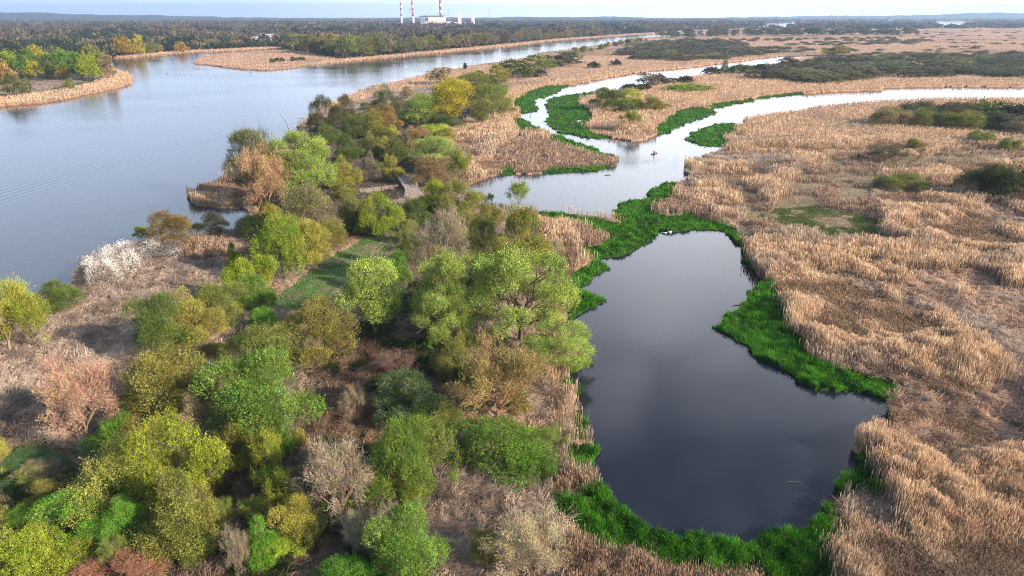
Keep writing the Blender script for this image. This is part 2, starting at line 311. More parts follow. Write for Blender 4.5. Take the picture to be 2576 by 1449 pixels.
# sedge mats
for a in (
    [(1288, 262), (1325, 233), (1375, 217), (1440, 215), (1440, 225), (1352, 262), (1352, 288), (1312, 287)],
    [(1360, 253), (1425, 236), (1515, 226), (1490, 245), (1452, 250), (1459, 263), (1485, 277), (1495, 303), (1475, 320), (1480, 333), (1540, 350), (1480, 356), (1370, 330), (1360, 300)],
    [(1290, 305), (1320, 295), (1360, 318), (1400, 336), (1480, 362), (1560, 390), (1552, 400), (1530, 400), (1455, 380), (1385, 355), (1371, 335), (1298, 332)],
    [(1255, 426), (1290, 424), (1290, 446), (1255, 446)], [(1360, 430), (1540, 420), (1545, 432), (1370, 440)],
    [(1650, 345), (1651, 321), (1676, 299), (1715, 278), (1749, 270), (1815, 280), (1760, 305), (1690, 345)],
    [(1775, 270), (1800, 262), (1895, 248), (1895, 258), (1800, 280)], [(1900, 247), (2020, 232), (2022, 240), (1910, 252)],
    [(1710, 350), (1766, 318), (1809, 307), (1880, 309), (1850, 330), (1820, 345), (1838, 372), (1780, 378)],
    [(1865, 295), (1920, 285), (1930, 292), (1870, 305)],
    [(1340, 528), (1565, 565), (1535, 540), (1550, 512), (1600, 498), (1640, 500), (1618, 480), (1668, 458), (1712, 460), (1690, 480), (1700, 500), (1660, 515), (1640, 530), (1660, 545), (1740, 540), (1790, 560),
     (1835, 572), (1860, 590), (1900, 700), (1885, 705), (1865, 660), (1840, 610), (1800, 590), (1735, 590), (1650, 600), (1640, 625), (1520, 662), (1470, 655), (1455, 628), (1510, 622), (1535, 600), (1480, 580), (1420, 562), (1380, 550)],
    [(1470, 648), (1530, 655), (1540, 690), (1505, 720), (1480, 735), (1405, 728), (1400, 700), (1440, 690), (1470, 675)],
    [(1410, 735), (1525, 738), (1525, 775), (1480, 800), (1430, 835), (1418, 800), (1430, 770)],
    [(1410, 940), (1470, 965), (1450, 1010), (1420, 985)], [(1430, 1035), (1485, 1060), (1485, 1115), (1440, 1112), (1425, 1060)],
    [(1415, 1112), (1510, 1130), (1510, 1195), (1440, 1208), (1410, 1165)], [(1440, 890), (1500, 900), (1500, 935), (1440, 940)],
    [(1425, 1245), (1510, 1225), (1600, 1290), (1625, 1335), (1700, 1365), (1880, 1370), (1940, 1355), (2000, 1340), (2050, 1315), (2090, 1285), (2125, 1285), (2125, 1350), (2085, 1400), (2100, 1449), (2110, 1800), (1500, 1800), (1500, 1449), (1440, 1370), (1410, 1290)],
    [(2085, 1205), (2180, 1186), (2215, 1205), (2235, 1265), (2160, 1262), (2100, 1245)], [(2150, 1150), (2200, 1140), (2205, 1178), (2150, 1178)],
    [(1880, 722), (1925, 712), (1954, 716), (1959, 751), (1986, 805), (2013, 848), (2045, 902), (2109, 934), (2174, 939), (2255, 965), (2245, 1015), (2190, 1005), (1990, 980), (1790, 830), (1800, 790)],
    [(2135, 398), (2165, 393), (2180, 405), (2160, 414)]): fill(a, SEDGE)
fill([(1435, 1385), (1500, 1400), (1560, 1425), (1660, 1455), (1900, 1475), (1900, 1890), (1435, 1890)], CATTAIL)
# water last
fill([(-1400, 480), (-200, 300), (0, 270), (133, 257), (233, 237), (300, 222), (328, 213), (333, 193), (320, 187), (290, 177), (280, 160), (280, 147), (333, 146), (367, 141), (450, 134), (567, 129), (667, 124), (713, 122),
      (720, 126), (667, 129), (617, 132), (567, 135), (517, 143), (488, 155), (493, 162), (533, 165), (600, 175), (670, 178), (733, 173), (800, 163), (859, 156), (959, 147), (1059, 137), (1135, 130), (1192, 125), (1275, 117),
      (1392, 103), (1492, 95), (1592, 88), (1717, 81), (1785, 77), (1850, 75), (1850, 81), (1785, 83), (1717, 90), (1625, 95), (1559, 104), (1522, 112), (1425, 126), (1356, 134), (1352, 141), (1292, 152), (1235, 160), (1192, 166), (1119, 180),
      (1075, 188), (992, 208), (925, 223), (859, 250), (800, 282), (765, 312), (720, 355), (660, 385), (600, 430), (545, 458), (500, 470), (478, 500), (490, 518), (560, 525), (610, 523), (628, 535), (622, 565), (600, 580), (500, 598),
      (420, 615), (350, 620), (260, 650), (205, 680), (200, 710), (150, 732), (100, 752), (40, 780), (-100, 850), (-400, 1010), (-900, 1320), (-1400, 1700)], WATER)
fill([(1905, 70), (1911, 67), (1950, 62), (1960, 56), (2047, 58), (2060, 61), (1990, 67), (1940, 72)], WATER)
fill([(2200, 71), (2340, 68), (2350, 55), (2455, 55), (2465, 62), (2450, 67), (2350, 70), (2210, 73)], WATER)
fill([(2280, 133), (2330, 134), (2576, 133), (2576, 135), (2330, 137)], WATER)
fill([(1171, 468), (1210, 455), (1255, 442), (1371, 438), (1505, 431), (1548, 420), (1548, 393), (1471, 365), (1405, 342), (1355, 322), (1321, 300), (1300, 292), (1315, 288), (1348, 281), (1351, 268), (1345, 253), (1392, 238),
      (1425, 220), (1459, 210), (1525, 197), (1625, 180), (1717, 173), (1817, 160), (1900, 150), (1957, 143), (2064, 140), (2050, 144), (1994, 149), (1950, 164), (1827, 175), (1767, 192), (1717, 199), (1659, 210), (1609, 221),
      (1559, 229), (1492, 231), (1425, 239), (1392, 245), (1372, 253), (1377, 277), (1385, 290), (1369, 307), (1391, 325), (1431, 338), (1488, 348), (1538, 349), (1597, 356), (1617, 354), (1655, 341), (1685, 334), (1732, 308),
      (1766, 297), (1809, 284), (1795, 277), (1847, 262), (1890, 256), (1903, 249), (2018, 238), (2095, 232), (2210, 229), (2219, 223), (2330, 220), (2576, 220), (4000, 210), (4000, 256), (2576, 252), (2330, 254), (2202, 260),
      (2116, 267), (2010, 284), (1954, 291), (1920, 296), (1886, 296), (1895, 302), (1864, 306), (1877, 311), (1809, 311), (1766, 323), (1732, 344), (1717, 350), (1749, 361), (1783, 368), (1840, 371), (1817, 378), (1787, 386), (1753, 403),
      (1723, 410), (1723, 430), (1732, 442), (1736, 460), (1706, 462), (1668, 464), (1627, 483), (1638, 500), (1591, 504), (1557, 517), (1546, 543), (1565, 556), (1518, 551), (1471, 545), (1371, 537), (1330, 535), (1285, 532),
      (1238, 522), (1195, 518), (1180, 500)], WATER)
fill([(1295, 345), (1312, 340), (1325, 352), (1300, 358), (1270, 355)], WATER)
fill([(1445, 300), (1460, 302), (1470, 306), (1452, 307)], WATER)
POND = [(1732, 577), (1681, 588), (1655, 586), (1634, 615), (1600, 628), (1570, 643), (1514, 650), (1501, 656), (1525, 677), (1493, 697), (1499, 709), (1476, 726), (1440, 730), (1476, 740), (1517, 753), (1501, 773), (1471, 785),
      (1460, 800), (1428, 826), (1440, 853), (1470, 900), (1492, 923), (1439, 936), (1433, 955), (1460, 982), (1439, 1004), (1433, 1031), (1471, 1063), (1476, 1095), (1466, 1106), (1498, 1143), (1492, 1186), (1471, 1204),
      (1509, 1231), (1551, 1267), (1591, 1299), (1615, 1337), (1691, 1366), (1798, 1371), (1878, 1374), (1938, 1360), (2013, 1345), (2045, 1324), (2083, 1292), (2128, 1280), (2128, 1262), (2093, 1229), (2099, 1202), (2174, 1192),
      (2195, 1175), (2158, 1168), (2158, 1127), (2168, 1100), (2179, 1078), (2228, 1063), (2238, 1014), (2201, 1004), (2190, 993), (2120, 988), (2045, 980), (1997, 961), (1959, 929), (1905, 902), (1852, 853), (1809, 827),
      (1814, 800), (1862, 773), (1878, 757), (1889, 724), (1929, 720), (1899, 697), (1877, 662), (1860, 633), (1843, 607), (1839, 592), (1817, 580), (1775, 578)]
fill(POND, WATER)

def classify(x, y, warp=True):
    r = np.hypot(x, y)
    if warp:
        a = 0.55 + r*0.0035; s = 1 + r/400
        wx = (fbm(x, y, 5.0, 3, 1)-0.5)*3.0*a + (fbm(x/s, y/s, 1.6, 2, 3)-0.5)*1.3; wy = (fbm(x, y, 5.0, 3, 2)-0.5)*3.0*a + (fbm(x/s, y/s, 1.6, 2, 4)-0.5)*1.3
        x = x+wx; y = y+wy
    X, Y = proj(x, y)
    i = np.clip(((Y-Y0)*2).astype(int), 0, RH-1); j = np.clip((X-X0).astype(int), 0, RW-1)
    c = cmap[i, j]
    if warp:
        f = fbm(x, y, 13.0, 3, 90); c = np.where((c == REED) & (r < 300) & (x > 25) & (f < .40), LITTER, c)
        g = fbm(x, y, 4.0, 2, 91); c = np.where((c == MUD) & (g > .60), CATTAIL, c); c = np.where((c == DKGRASS) & (g > .64), MUD, c)
    return c

def reed_h(x, y, c):
    """height of the standing reeds"""
    p = fbm(x, y, 16.0, 3, 9); q = fbm(x, y, 3.0, 2, 10)
    h = (0.7 + 2.0*ss(0.34, 0.62, p))*(0.75+0.5*q)
    h = np.where(c == CATTAIL, 1.0+0.9*q, h)
    h = np.where(c == MARSH, 1.2+1.4*q, h)
    r = np.hypot(x, y)
    return np.where((c == REED) & (r > 330), 2.2, h)

def ground_h(x, y, c):
    r = np.hypot(x, y)
    n = fbm(x, y, 2.4, 3, 20); n2 = fbm(x, y, 0.9, 2, 21)
    h = 0.25 + 0.25*n
    h = np.where((c == LITTER) | (c == SCRUBF), 0.2+1.1*(n**1.5)+0.4*n2, h)
    h = np.where(c == SEDGE, 0.10+0.75*np.clip(fbm(x, y, 1.5, 2, 22)*2.0-0.45, 0, 1)*np.clip(fbm(x, y, 6, 2, 23)*2-.2, .3, 1), h)
    rd = np.isin(c, (REED, MARSH, CATTAIL))
    h = np.where(rd, h + reed_h(x, y, c)*(0.12+0.26*ss(180, 420, r)), h)
    h = np.where(c == WOOD, 0.5, h)
    return np.where(c == WATER, -0.9, h)

def ground_tint(x, y, c):
    n = fbm(x, y, 9, 3, 30)[:, None]; m = fbm(x, y, 2.2, 2, 31)[:, None]; r = np.hypot(x, y)[:, None]
    t = np.zeros((len(x), 3))
    big = fbm(x/2.5, y, 60, 3, 33)[:, None]
    cols = {WATER: ((.05, .045, .035), (.04, .04, .03)), LITTER: ((.20, .155, .125), (.33, .27, .225)), REED: ((.22, .14, .085), (.34, .22, .14)), MARSH: ((.36, .23, .155), (.47, .31, .21)),
            SEDGE: ((.02, .055, .008), (.035, .10, .012)), MEADOW: ((.06, .13, .04), (.19, .21, .11)), MUD: ((.20, .17, .11), (.30, .24, .16)), DKGRASS: ((.05, .08, .02), (.08, .10, .03)),
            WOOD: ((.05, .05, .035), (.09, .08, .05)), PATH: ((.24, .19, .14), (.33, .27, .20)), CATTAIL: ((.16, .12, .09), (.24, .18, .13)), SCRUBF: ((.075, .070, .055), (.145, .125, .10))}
    for k, (a, b) in cols.items():
        s = c == k
        if s.any(): t[s] = lerp(a, b, ss(0.3, 0.7, n[s]*0.5+m[s]*0.5))
    s = (c == MARSH) & (r[:, 0] > 250)
    t[s] = t[s]*(0.72+0.5*big[s])*np.where(big[s] < 0.40, np.array([.72, .80, .78]), 1.0)
    s = (c == REED) & (r[:, 0] > 250); f = ss(250, 450, r[s])
    t[s] = lerp(t[s], np.array([.50, .31, .19])*(0.75+0.5*m[s]), f)
    return t

def build_ground():
    ang = np.concatenate([np.linspace(-78, -44, 60), np.linspace(-43.9, 43.9, 1150), np.linspace(44, 78, 60)])
    yy = np.concatenate([np.linspace(2600, 1560, 30), np.linspace(1558, 200, 760), np.linspace(199, 60, 220), 60-np.linspace(0.3, 15.2, 60)])
    b = (CY-yy)/FPX; dist = (CAM_H)*(ct_+b*st_)/-(-st_+b*ct_)
    dist[0] = 8
    A, D = np.meshgrid(np.radians(ang), dist)
    x = (D*np.tan(A)*np.where(np.abs(A) > R(60), 1, 1)).ravel(); y = D.ravel()
    c = classify(x, y); z = ground_h(x, y, c)
    nr, nc = D.shape
    i = np.arange((nr-1)*(nc-1)); r = i//(nc-1); k = i % (nc-1); a = r*nc+k
    faces = np.stack([a, a+1, a+nc+1, a+nc], 1)
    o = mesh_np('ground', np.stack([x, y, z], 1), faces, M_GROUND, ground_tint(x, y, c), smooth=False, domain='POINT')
    tag(o, kind='structure'); return o
build_ground()

# circle through three points of the boat wake on the river
def circ(p, q, r):
    ax, ay = p; bx, by = q; cx, cy = r; d = 2*(ax*(by-cy)+bx*(cy-ay)+cx*(ay-by))
    ux = ((ax*ax+ay*ay)*(by-cy)+(bx*bx+by*by)*(cy-ay)+(cx*cx+cy*cy)*(ay-by))/d
    uy = ((ax*ax+ay*ay)*(cx-bx)+(bx*bx+by*by)*(ax-cx)+(cx*cx+cy*cy)*(bx-ax))/d
    return ux, uy, math.hypot(ax-ux, ay-uy)
cc = circ(W(0, 492)[:2], W(400, 382)[:2], W(740, 312)[:2])
kx, ky, _ = W(1645, 388)
M_RIVER = watermat('river_water', (.030, .042, .060), 1.5, 0.06, 0.050, [(cc[0], cc[1], cc[2], 13.0, 3.2, 0.034, 400, 420), (kx-6, ky+25, 40, 26, 1.6, 0.02, ky-3, ky+6)])
M_POND = watermat('pond_water', (.016, .021, .033), 2.5, 0.02, 0.0012)
def sheet(name, pts, z, mat):
    me = bpy.data.meshes.new(name); me.from_pydata([(x, y, z) for x, y in pts], [], [tuple(range(len(pts)))]); me.materials.append(mat)
    o = bpy.data.objects.new(name, me); C.objects.link(o); return tag(o, kind='structure')
sheet('river', [(-21000, 3), (21000, 3), (21000, 16500), (-21000, 16500)], 0.0, M_RIVER)
pp = [unproj(x, y) for x, y in [(1700, 566), (1560, 600), (1470, 640), (1420, 700), (1400, 1000), (1400, 1250), (1560, 1420), (1900, 1430), (2200, 1300), (2280, 1020), (2100, 900), (1960, 700), (1880, 590), (1800, 570)]]
sheet('pond', [(float(a), float(b)) for a, b in pp][::-1], 0.03, M_POND)

# ------------------------------------------------------------------ reeds, sedge, litter: too many to count
rng = np.random.default_rng(11)
def blades(name, P, az, lean, hgt, wid, tint, mat, label, cat, topw=0.8, z0=None, flat=False):
    """P (n,3) feet; az lean direction; lean horizontal offset of the tip"""
    n = len(P); fa = rng.uniform(0, 2*np.pi, n) if not flat else az+np.pi/2
    wx = np.cos(fa)*wid/2; wy = np.sin(fa)*wid/2
    tx = P[:, 0]+np.cos(az)*lean; ty = P[:, 1]+np.sin(az)*lean; tz = P[:, 2]+hgt
    V = np.empty((n, 4, 3), np.float32)
    V[:, 0] = np.stack([P[:, 0]-wx*.6, P[:, 1]-wy*.6, P[:, 2]], 1); V[:, 1] = np.stack([P[:, 0]+wx*.6, P[:, 1]+wy*.6, P[:, 2]], 1)
    V[:, 2] = np.stack([tx+wx*topw, ty+wy*topw, tz], 1); V[:, 3] = np.stack([tx-wx*topw, ty-wy*topw, tz-0.12*np.abs(hgt)], 1)
    F = np.arange(n*4, dtype=np.int32).reshape(n, 4)
    o = mesh_np(name, V.reshape(-1, 3), F, mat, tint); return tag(o, label, cat, kind='stuff')
def reed_blades(name, P, az, lean, hgt, wid, tint, ptint, mat, label, cat):
    n = len(P); fa = rng.uniform(0, 2*np.pi, n); wx = np.cos(fa)*wid/2; wy = np.sin(fa)*wid/2; V = np.empty((n, 6, 3), np.float32)
    for k, (t, q) in enumerate(((0, .6), (.72, .75), (1, 1.0))):
        bx_ = P[:, 0]+np.cos(az)*lean*t*t; by_ = P[:, 1]+np.sin(az)*lean*t*t; bz_ = P[:, 2]+hgt*t
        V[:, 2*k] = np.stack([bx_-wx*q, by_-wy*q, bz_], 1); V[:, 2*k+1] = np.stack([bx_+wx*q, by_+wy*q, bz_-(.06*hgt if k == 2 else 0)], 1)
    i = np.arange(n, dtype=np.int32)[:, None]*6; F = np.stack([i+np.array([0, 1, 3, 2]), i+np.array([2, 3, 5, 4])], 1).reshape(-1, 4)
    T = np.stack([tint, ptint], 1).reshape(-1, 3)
    o = mesh_np(name, V.reshape(-1, 3), F, mat, T); return tag(o, label, cat, kind='stuff')
NS = 2600000
SX = rng.uniform(-170, 2750, NS); SY = rng.uniform(66, 1640, NS)
sx_, sy_ = unproj(SX, SY); cl = classify(sx_, sy_); cj = classify(sx_+rng.normal(0, .8, NS), sy_+rng.normal(0, .8, NS)); cl = np.where((cl == WATER) | (cj == WATER), cl, cj); gz = ground_h(sx_, sy_, cl); rr = np.hypot(sx_, sy_); px = rr/FPX      # metres per photo pixel
u = rng.random(NS)
# standing reeds
k = np.isin(cl, (REED, MARSH, CATTAIL)) & (rr < 2200); k &= u < np.where(cl == MARSH, 0.4, 0.95)
x, y, c = sx_[k], sy_[k], cl[k]; h = reed_h(x, y, c); n = len(x); g1 = fbm(x, y, 3, 2, 40)[:, None]; g2 = fbm(x, y, 22, 3, 41)[:, None]; q = rng.random(n)[:, None]
tint = lerp((.34, .245, .175), (.78, .60, .42), np.clip(g1*0.8+q*0.5-.15, 0, 1)); tint = lerp(tint, np.array([.36, .31, .26]), ss(0.54, 0.70, g2)*0.6)
tint = np.where((c == CATTAIL)[:, None], lerp((.24, .18, .14), (.52, .38, .28), q), tint)
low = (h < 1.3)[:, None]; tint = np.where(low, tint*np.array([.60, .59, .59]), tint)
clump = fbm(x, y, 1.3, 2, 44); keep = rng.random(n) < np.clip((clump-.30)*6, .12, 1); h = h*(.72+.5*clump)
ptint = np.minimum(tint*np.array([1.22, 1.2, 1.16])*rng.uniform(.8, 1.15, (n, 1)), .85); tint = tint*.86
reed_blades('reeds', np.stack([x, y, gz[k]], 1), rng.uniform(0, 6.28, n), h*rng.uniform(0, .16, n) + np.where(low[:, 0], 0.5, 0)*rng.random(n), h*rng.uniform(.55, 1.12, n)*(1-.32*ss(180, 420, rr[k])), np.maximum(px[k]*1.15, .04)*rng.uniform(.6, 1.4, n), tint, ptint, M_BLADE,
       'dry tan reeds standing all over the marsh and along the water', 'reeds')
# sedge mats
k = (cl == SEDGE) & (u < 0.8); x, y = sx_[k], sy_[k]; n = len(x); q = rng.random(n)[:, None]; l = fbm(x, y, 1.7, 2, 22); g2 = fbm(x, y, 7, 3, 43)[:, None]
tint = lerp((.022, .10, .008), (.13, .43, .03), np.clip(q*.7+l[:, None]*1.2-.55, 0, 1))*(0.6+0.8*g2); tint = np.where(rng.random(n)[:, None] < .05, np.array([.30, .27, .13]), tint)
blades('sedge', np.stack([x, y, gz[k]-.05], 1), rng.uniform(0, 6.28, n), rng.uniform(.1, .45, n), rng.uniform(.15, .45, n)+.45*np.clip(l*1.6-.35, 0, 1), np.maximum(px[k]*2.0, .05)*rng.uniform(.6, 1.3, n), tint, M_SEDGE,
       'bright green sedge mats floating at the edges of pond and channel', 'sedge', topw=0.25)
# matted dry litter
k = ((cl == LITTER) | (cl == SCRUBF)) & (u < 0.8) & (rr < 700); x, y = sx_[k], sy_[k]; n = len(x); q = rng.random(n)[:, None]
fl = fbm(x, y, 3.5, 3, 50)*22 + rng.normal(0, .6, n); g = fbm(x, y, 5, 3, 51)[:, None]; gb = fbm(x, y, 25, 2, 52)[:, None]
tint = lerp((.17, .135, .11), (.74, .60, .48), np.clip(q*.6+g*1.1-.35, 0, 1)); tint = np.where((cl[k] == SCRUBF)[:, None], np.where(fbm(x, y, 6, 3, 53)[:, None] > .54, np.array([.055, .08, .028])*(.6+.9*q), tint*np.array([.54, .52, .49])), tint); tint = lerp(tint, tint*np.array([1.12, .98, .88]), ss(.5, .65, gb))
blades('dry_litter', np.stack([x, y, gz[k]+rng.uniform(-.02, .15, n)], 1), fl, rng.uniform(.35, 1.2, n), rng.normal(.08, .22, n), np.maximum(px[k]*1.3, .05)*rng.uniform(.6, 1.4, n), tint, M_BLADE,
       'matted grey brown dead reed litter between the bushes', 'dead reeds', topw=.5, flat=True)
# meadow grass, dark grass, mud tufts
k = np.isin(cl, (MEADOW, DKGRASS, MUD, PATH)) & (u < np.where(cl == PATH, .12, np.where(cl == MUD, .35, .75))); x, y, c = sx_[k], sy_[k], cl[k]; n = len(x); q = rng.random(n)[:, None]; g = fbm(x, y, 4, 3, 60)[:, None]
tint = lerp((.07, .19, .045), (.24, .46, .12), np.clip(q*.6+g*.5, 0, 1)); tint = lerp(tint, np.array([.33, .27, .20]), ss(.47, .58, fbm(x, y, 2.2, 3, 61)[:, None])*.85)
tint = np.where((c == DKGRASS)[:, None], lerp((.05, .085, .02), (.13, .17, .045), q), tint); tint = np.where((c == MUD)[:, None], lerp((.22, .18, .12), (.42, .34, .24), q), tint)
tint = np.where((c == DKGRASS)[:, None] & (g > .56), lerp((.22, .18, .10), (.36, .29, .18), q), tint)
blades('meadow_grass', np.stack([x, y, gz[k]-.03], 1), rng.uniform(0, 6.28, n), rng.uniform(.05, .4, n), rng.uniform(.08, .35, n), np.maximum(px[k]*1.8, .05)*rng.uniform(.6, 1.3, n), tint, M_SEDGE,
       'low green and straw grass on the clearing and the marsh lawn', 'grass', topw=.3)

# ------------------------------------------------------------------ plant prototypes, all in a unit box (width 1, height 1)
def kites(P, A, S, Wd, r):
    """leaf kites: P foot, A unit axis, S length, Wd width"""
    n = len(P); q = r.normal(size=(n, 3)); B = np.cross(A, q); B /= np.linalg.norm(B, axis=1)[:, None]+1e-9
    V = np.empty((n, 4, 3)); a = A*S[:, None]; b = B*Wd[:, None]
    V[:, 0] = P; V[:, 1] = P+a*.45+b; V[:, 2] = P+a; V[:, 3] = P+a*.45-b
    return V.reshape(-1, 3)
def unitv(v): return v/(np.linalg.norm(v, axis=1)[:, None]+1e-9)
def tubes_np(paths, n=5):
    V = []; F = []; b = 0
    for pts, rad in paths:
        pts = np.asarray(pts, float); k = len(pts); d = np.gradient(pts, axis=0); d = unitv(d)
        a = unitv(np.cross(d, np.array([.3, .9, .2]))); c = np.cross(d, a)
        t = np.arange(n)*2*np.pi/n
        ring = a[:, None]*np.cos(t)[None, :, None] + c[:, None]*np.sin(t)[None, :, None]
        V.append((pts[:, None]+ring*np.asarray(rad)[:, None, None]).reshape(-1, 3))
        i = np.arange(k-1)[:, None]*n; j = np.arange(n)[None]; j2 = (j+1) % n
        F.append((np.stack([i+j, i+j2, i+n+j2, i+n+j], -1).reshape(-1, 4))+b); b += k*n
    return np.concatenate(V), np.concatenate(F)
def bend(p0, p1, r, k=5, am=.06, sag=0.0):
    t = np.linspace(0, 1, k)[:, None]; p = np.asarray(p0)*(1-t)+np.asarray(p1)*t
    L = np.linalg.norm(np.asarray(p1)-np.asarray(p0)); o = r.normal(size=(k, 3))*am*L; o[0] = 0; o[-1] = 0
    p = p+o; p[:, 2] += np.sin(t[:, 0]*np.pi)*sag*L
    return p
def lobes_for(kind, r):
    L = []
    if kind == 'bush':
        for i in range(24):
            a = 2.4*i+r.uniform(-.5, .5); el = r.uniform(-.1, 1.0)*1.45 if i > 8 else r.uniform(-.1, .25); q = r.uniform(.60, 1.18)
            L.append((.33*q*math.cos(a)*math.cos(el), .33*q*math.sin(a)*math.cos(el), 0.22+.50*q*max(math.sin(el), -.1), r.uniform(.07, .19), r.uniform(.09, .23)))
    elif kind == 'tree':
        for i in range(30):
            a = r.uniform(0, 6.28); z = r.uniform(.22, .86); e = math.sqrt(max(0, 1-((z-.50)/.42)**2)); d = math.sqrt(r.random())*.36*e
            L.append((d*math.cos(a), d*math.sin(a), z, r.uniform(.11, .19), r.uniform(.08, .15)))
    elif kind == 'willow':
        for i in range(34):
            a = r.uniform(0, 6.28); z = r.uniform(.28, .88); e = math.sqrt(max(0, 1-((z-.5)/.48)**2)); d = (.12+.30*math.sqrt(r.random()))*e
            L.append((d*math.cos(a), d*math.sin(a), z, r.uniform(.08, .14), r.uniform(.07, .12)))
    elif kind == 'mound':
        for i in range(13):
            a = r.uniform(0, 6.28); d = math.sqrt(r.random())*.34
            L.append((d*math.cos(a), d*math.sin(a), .22+.25*r.random()*(1-d*2), r.uniform(.13, .20), r.uniform(.30, .50)*(1-d*.6)))
    elif kind == 'upright':
        for i in range(13):
            a = r.uniform(0, 6.28); z = r.uniform(.2, .8); d = math.sqrt(r.random())*.28*(1.05-z)
            L.append((d*math.cos(a), d*math.sin(a), z, r.uniform(.10, .20)*(1.25-z), r.uniform(.14, .22)))
    elif kind == 'conifer':
        for i in range(14):
            z = .08+.85*i/14; L.append((0, 0, z, .46*(1-z)+.05, .07))
    return L
def foliage(kind, r, ns=1500, nl=7, ls=.030, up=.6, core=.35):
    L = np.array(lobes_for(kind, r)); wts = (L[:, 3]**2); wts /= wts.sum()
    li = r.choice(len(L), ns*2, p=wts); d = unitv(r.normal(size=(ns*2, 3))); d[:, 2] = np.where(d[:, 2] < -.35, -d[:, 2], d[:, 2])
    f = np.where(r.random(ns*2) < .8, r.uniform(.75, 1.05, ns*2), r.uniform(.2, .75, ns*2))
    P = L[li, :3] + d*np.stack([L[li, 3], L[li, 3], L[li, 4]], 1)*f[:, None]
    # drop shoots buried deep inside another lobe
    q = ((P[:, None, 0]-L[None, :, 0])/L[None, :, 3])**2 + ((P[:, None, 1]-L[None, :, 1])/L[None, :, 3])**2 + ((P[:, None, 2]-L[None, :, 2])/L[None, :, 4])**2
    ok = (q.min(1) > core) & (P[:, 2] > .02); P = P[ok][:ns]; d = d[ok][:ns]
    n = len(P); A = unitv(d*.75 + np.array([0, 0, up]) + r.normal(size=(n, 3))*.35)
    sl = r.uniform(.03, .10, n)*(1+1.5*(r.random(n) < .22)); base = P-A*sl[:, None]*.5
    s = r.random((n, nl)); pos = (base[:, None]+A[:, None]*(sl[:, None]*s)[:, :, None]).reshape(-1, 3)
    ax = unitv(np.repeat(A, nl, 0)*.9 + r.normal(size=(n*nl, 3))*.55)
    sz = r.uniform(.6, 1.25, n*nl)*ls
    V = kites(pos + r.normal(size=pos.shape)*(.006 if ls < .03 else .010), ax, sz, sz*.27, r)
    lo = np.percentile(V, .4, axis=0); hi = np.percentile(V, 99.6, axis=0); c = (lo+hi)/2; sc = 1/(hi-lo)
    T = lambda p: np.stack([(p[:, 0]-c[0])*sc[0], (p[:, 1]-c[1])*sc[1], (p[:, 2]*sc[2]*(hi[2]-lo[2])/hi[2]) if kind != 'mound' else (p[:, 2]-lo[2]*.9)*sc[2]], 1)
    V = T(V); L2 = L.copy(); L2[:, :3] = T(L[:, :3])
    return V, L2
def limbs(kind, r, L, tw=.03):
    paths = []; idx = r.permutation(len(L))[:(8 if kind in ('bush', 'mound') else 13)]
    if kind in ('bush', 'mound'):
        for i in idx:
            p0 = np.array([r.normal()*.04, r.normal()*.04, -.02]); paths.append((bend(p0, L[i, :3], r), np.linspace(tw*.5, tw*.15, 5)))
    else:
        th = .34 if kind != 'upright' else .6; top = np.array([r.normal()*.03, r.normal()*.03, th])
        tr = bend((0, 0, -.02), top, r, 5, .03); paths.append((tr, np.linspace(tw, tw*.65, 5)))
        for i in idx:
            t = r.uniform(.55, 1); s = tr[-1]*t + tr[0]*(1-t); m = bend(s, L[i, :3], r, 6, .07, .05); paths.append((m, np.linspace(tw*.5, tw*.12, 6)))
            for j in range(3):
                b0 = m[r.integers(2, 5)]; paths.append((bend(b0, b0+(L[i, :3]-s)*.5+r.normal(size=3)*.10, r, 4, .08), np.linspace(tw*.2, tw*.05, 4)))
    return paths
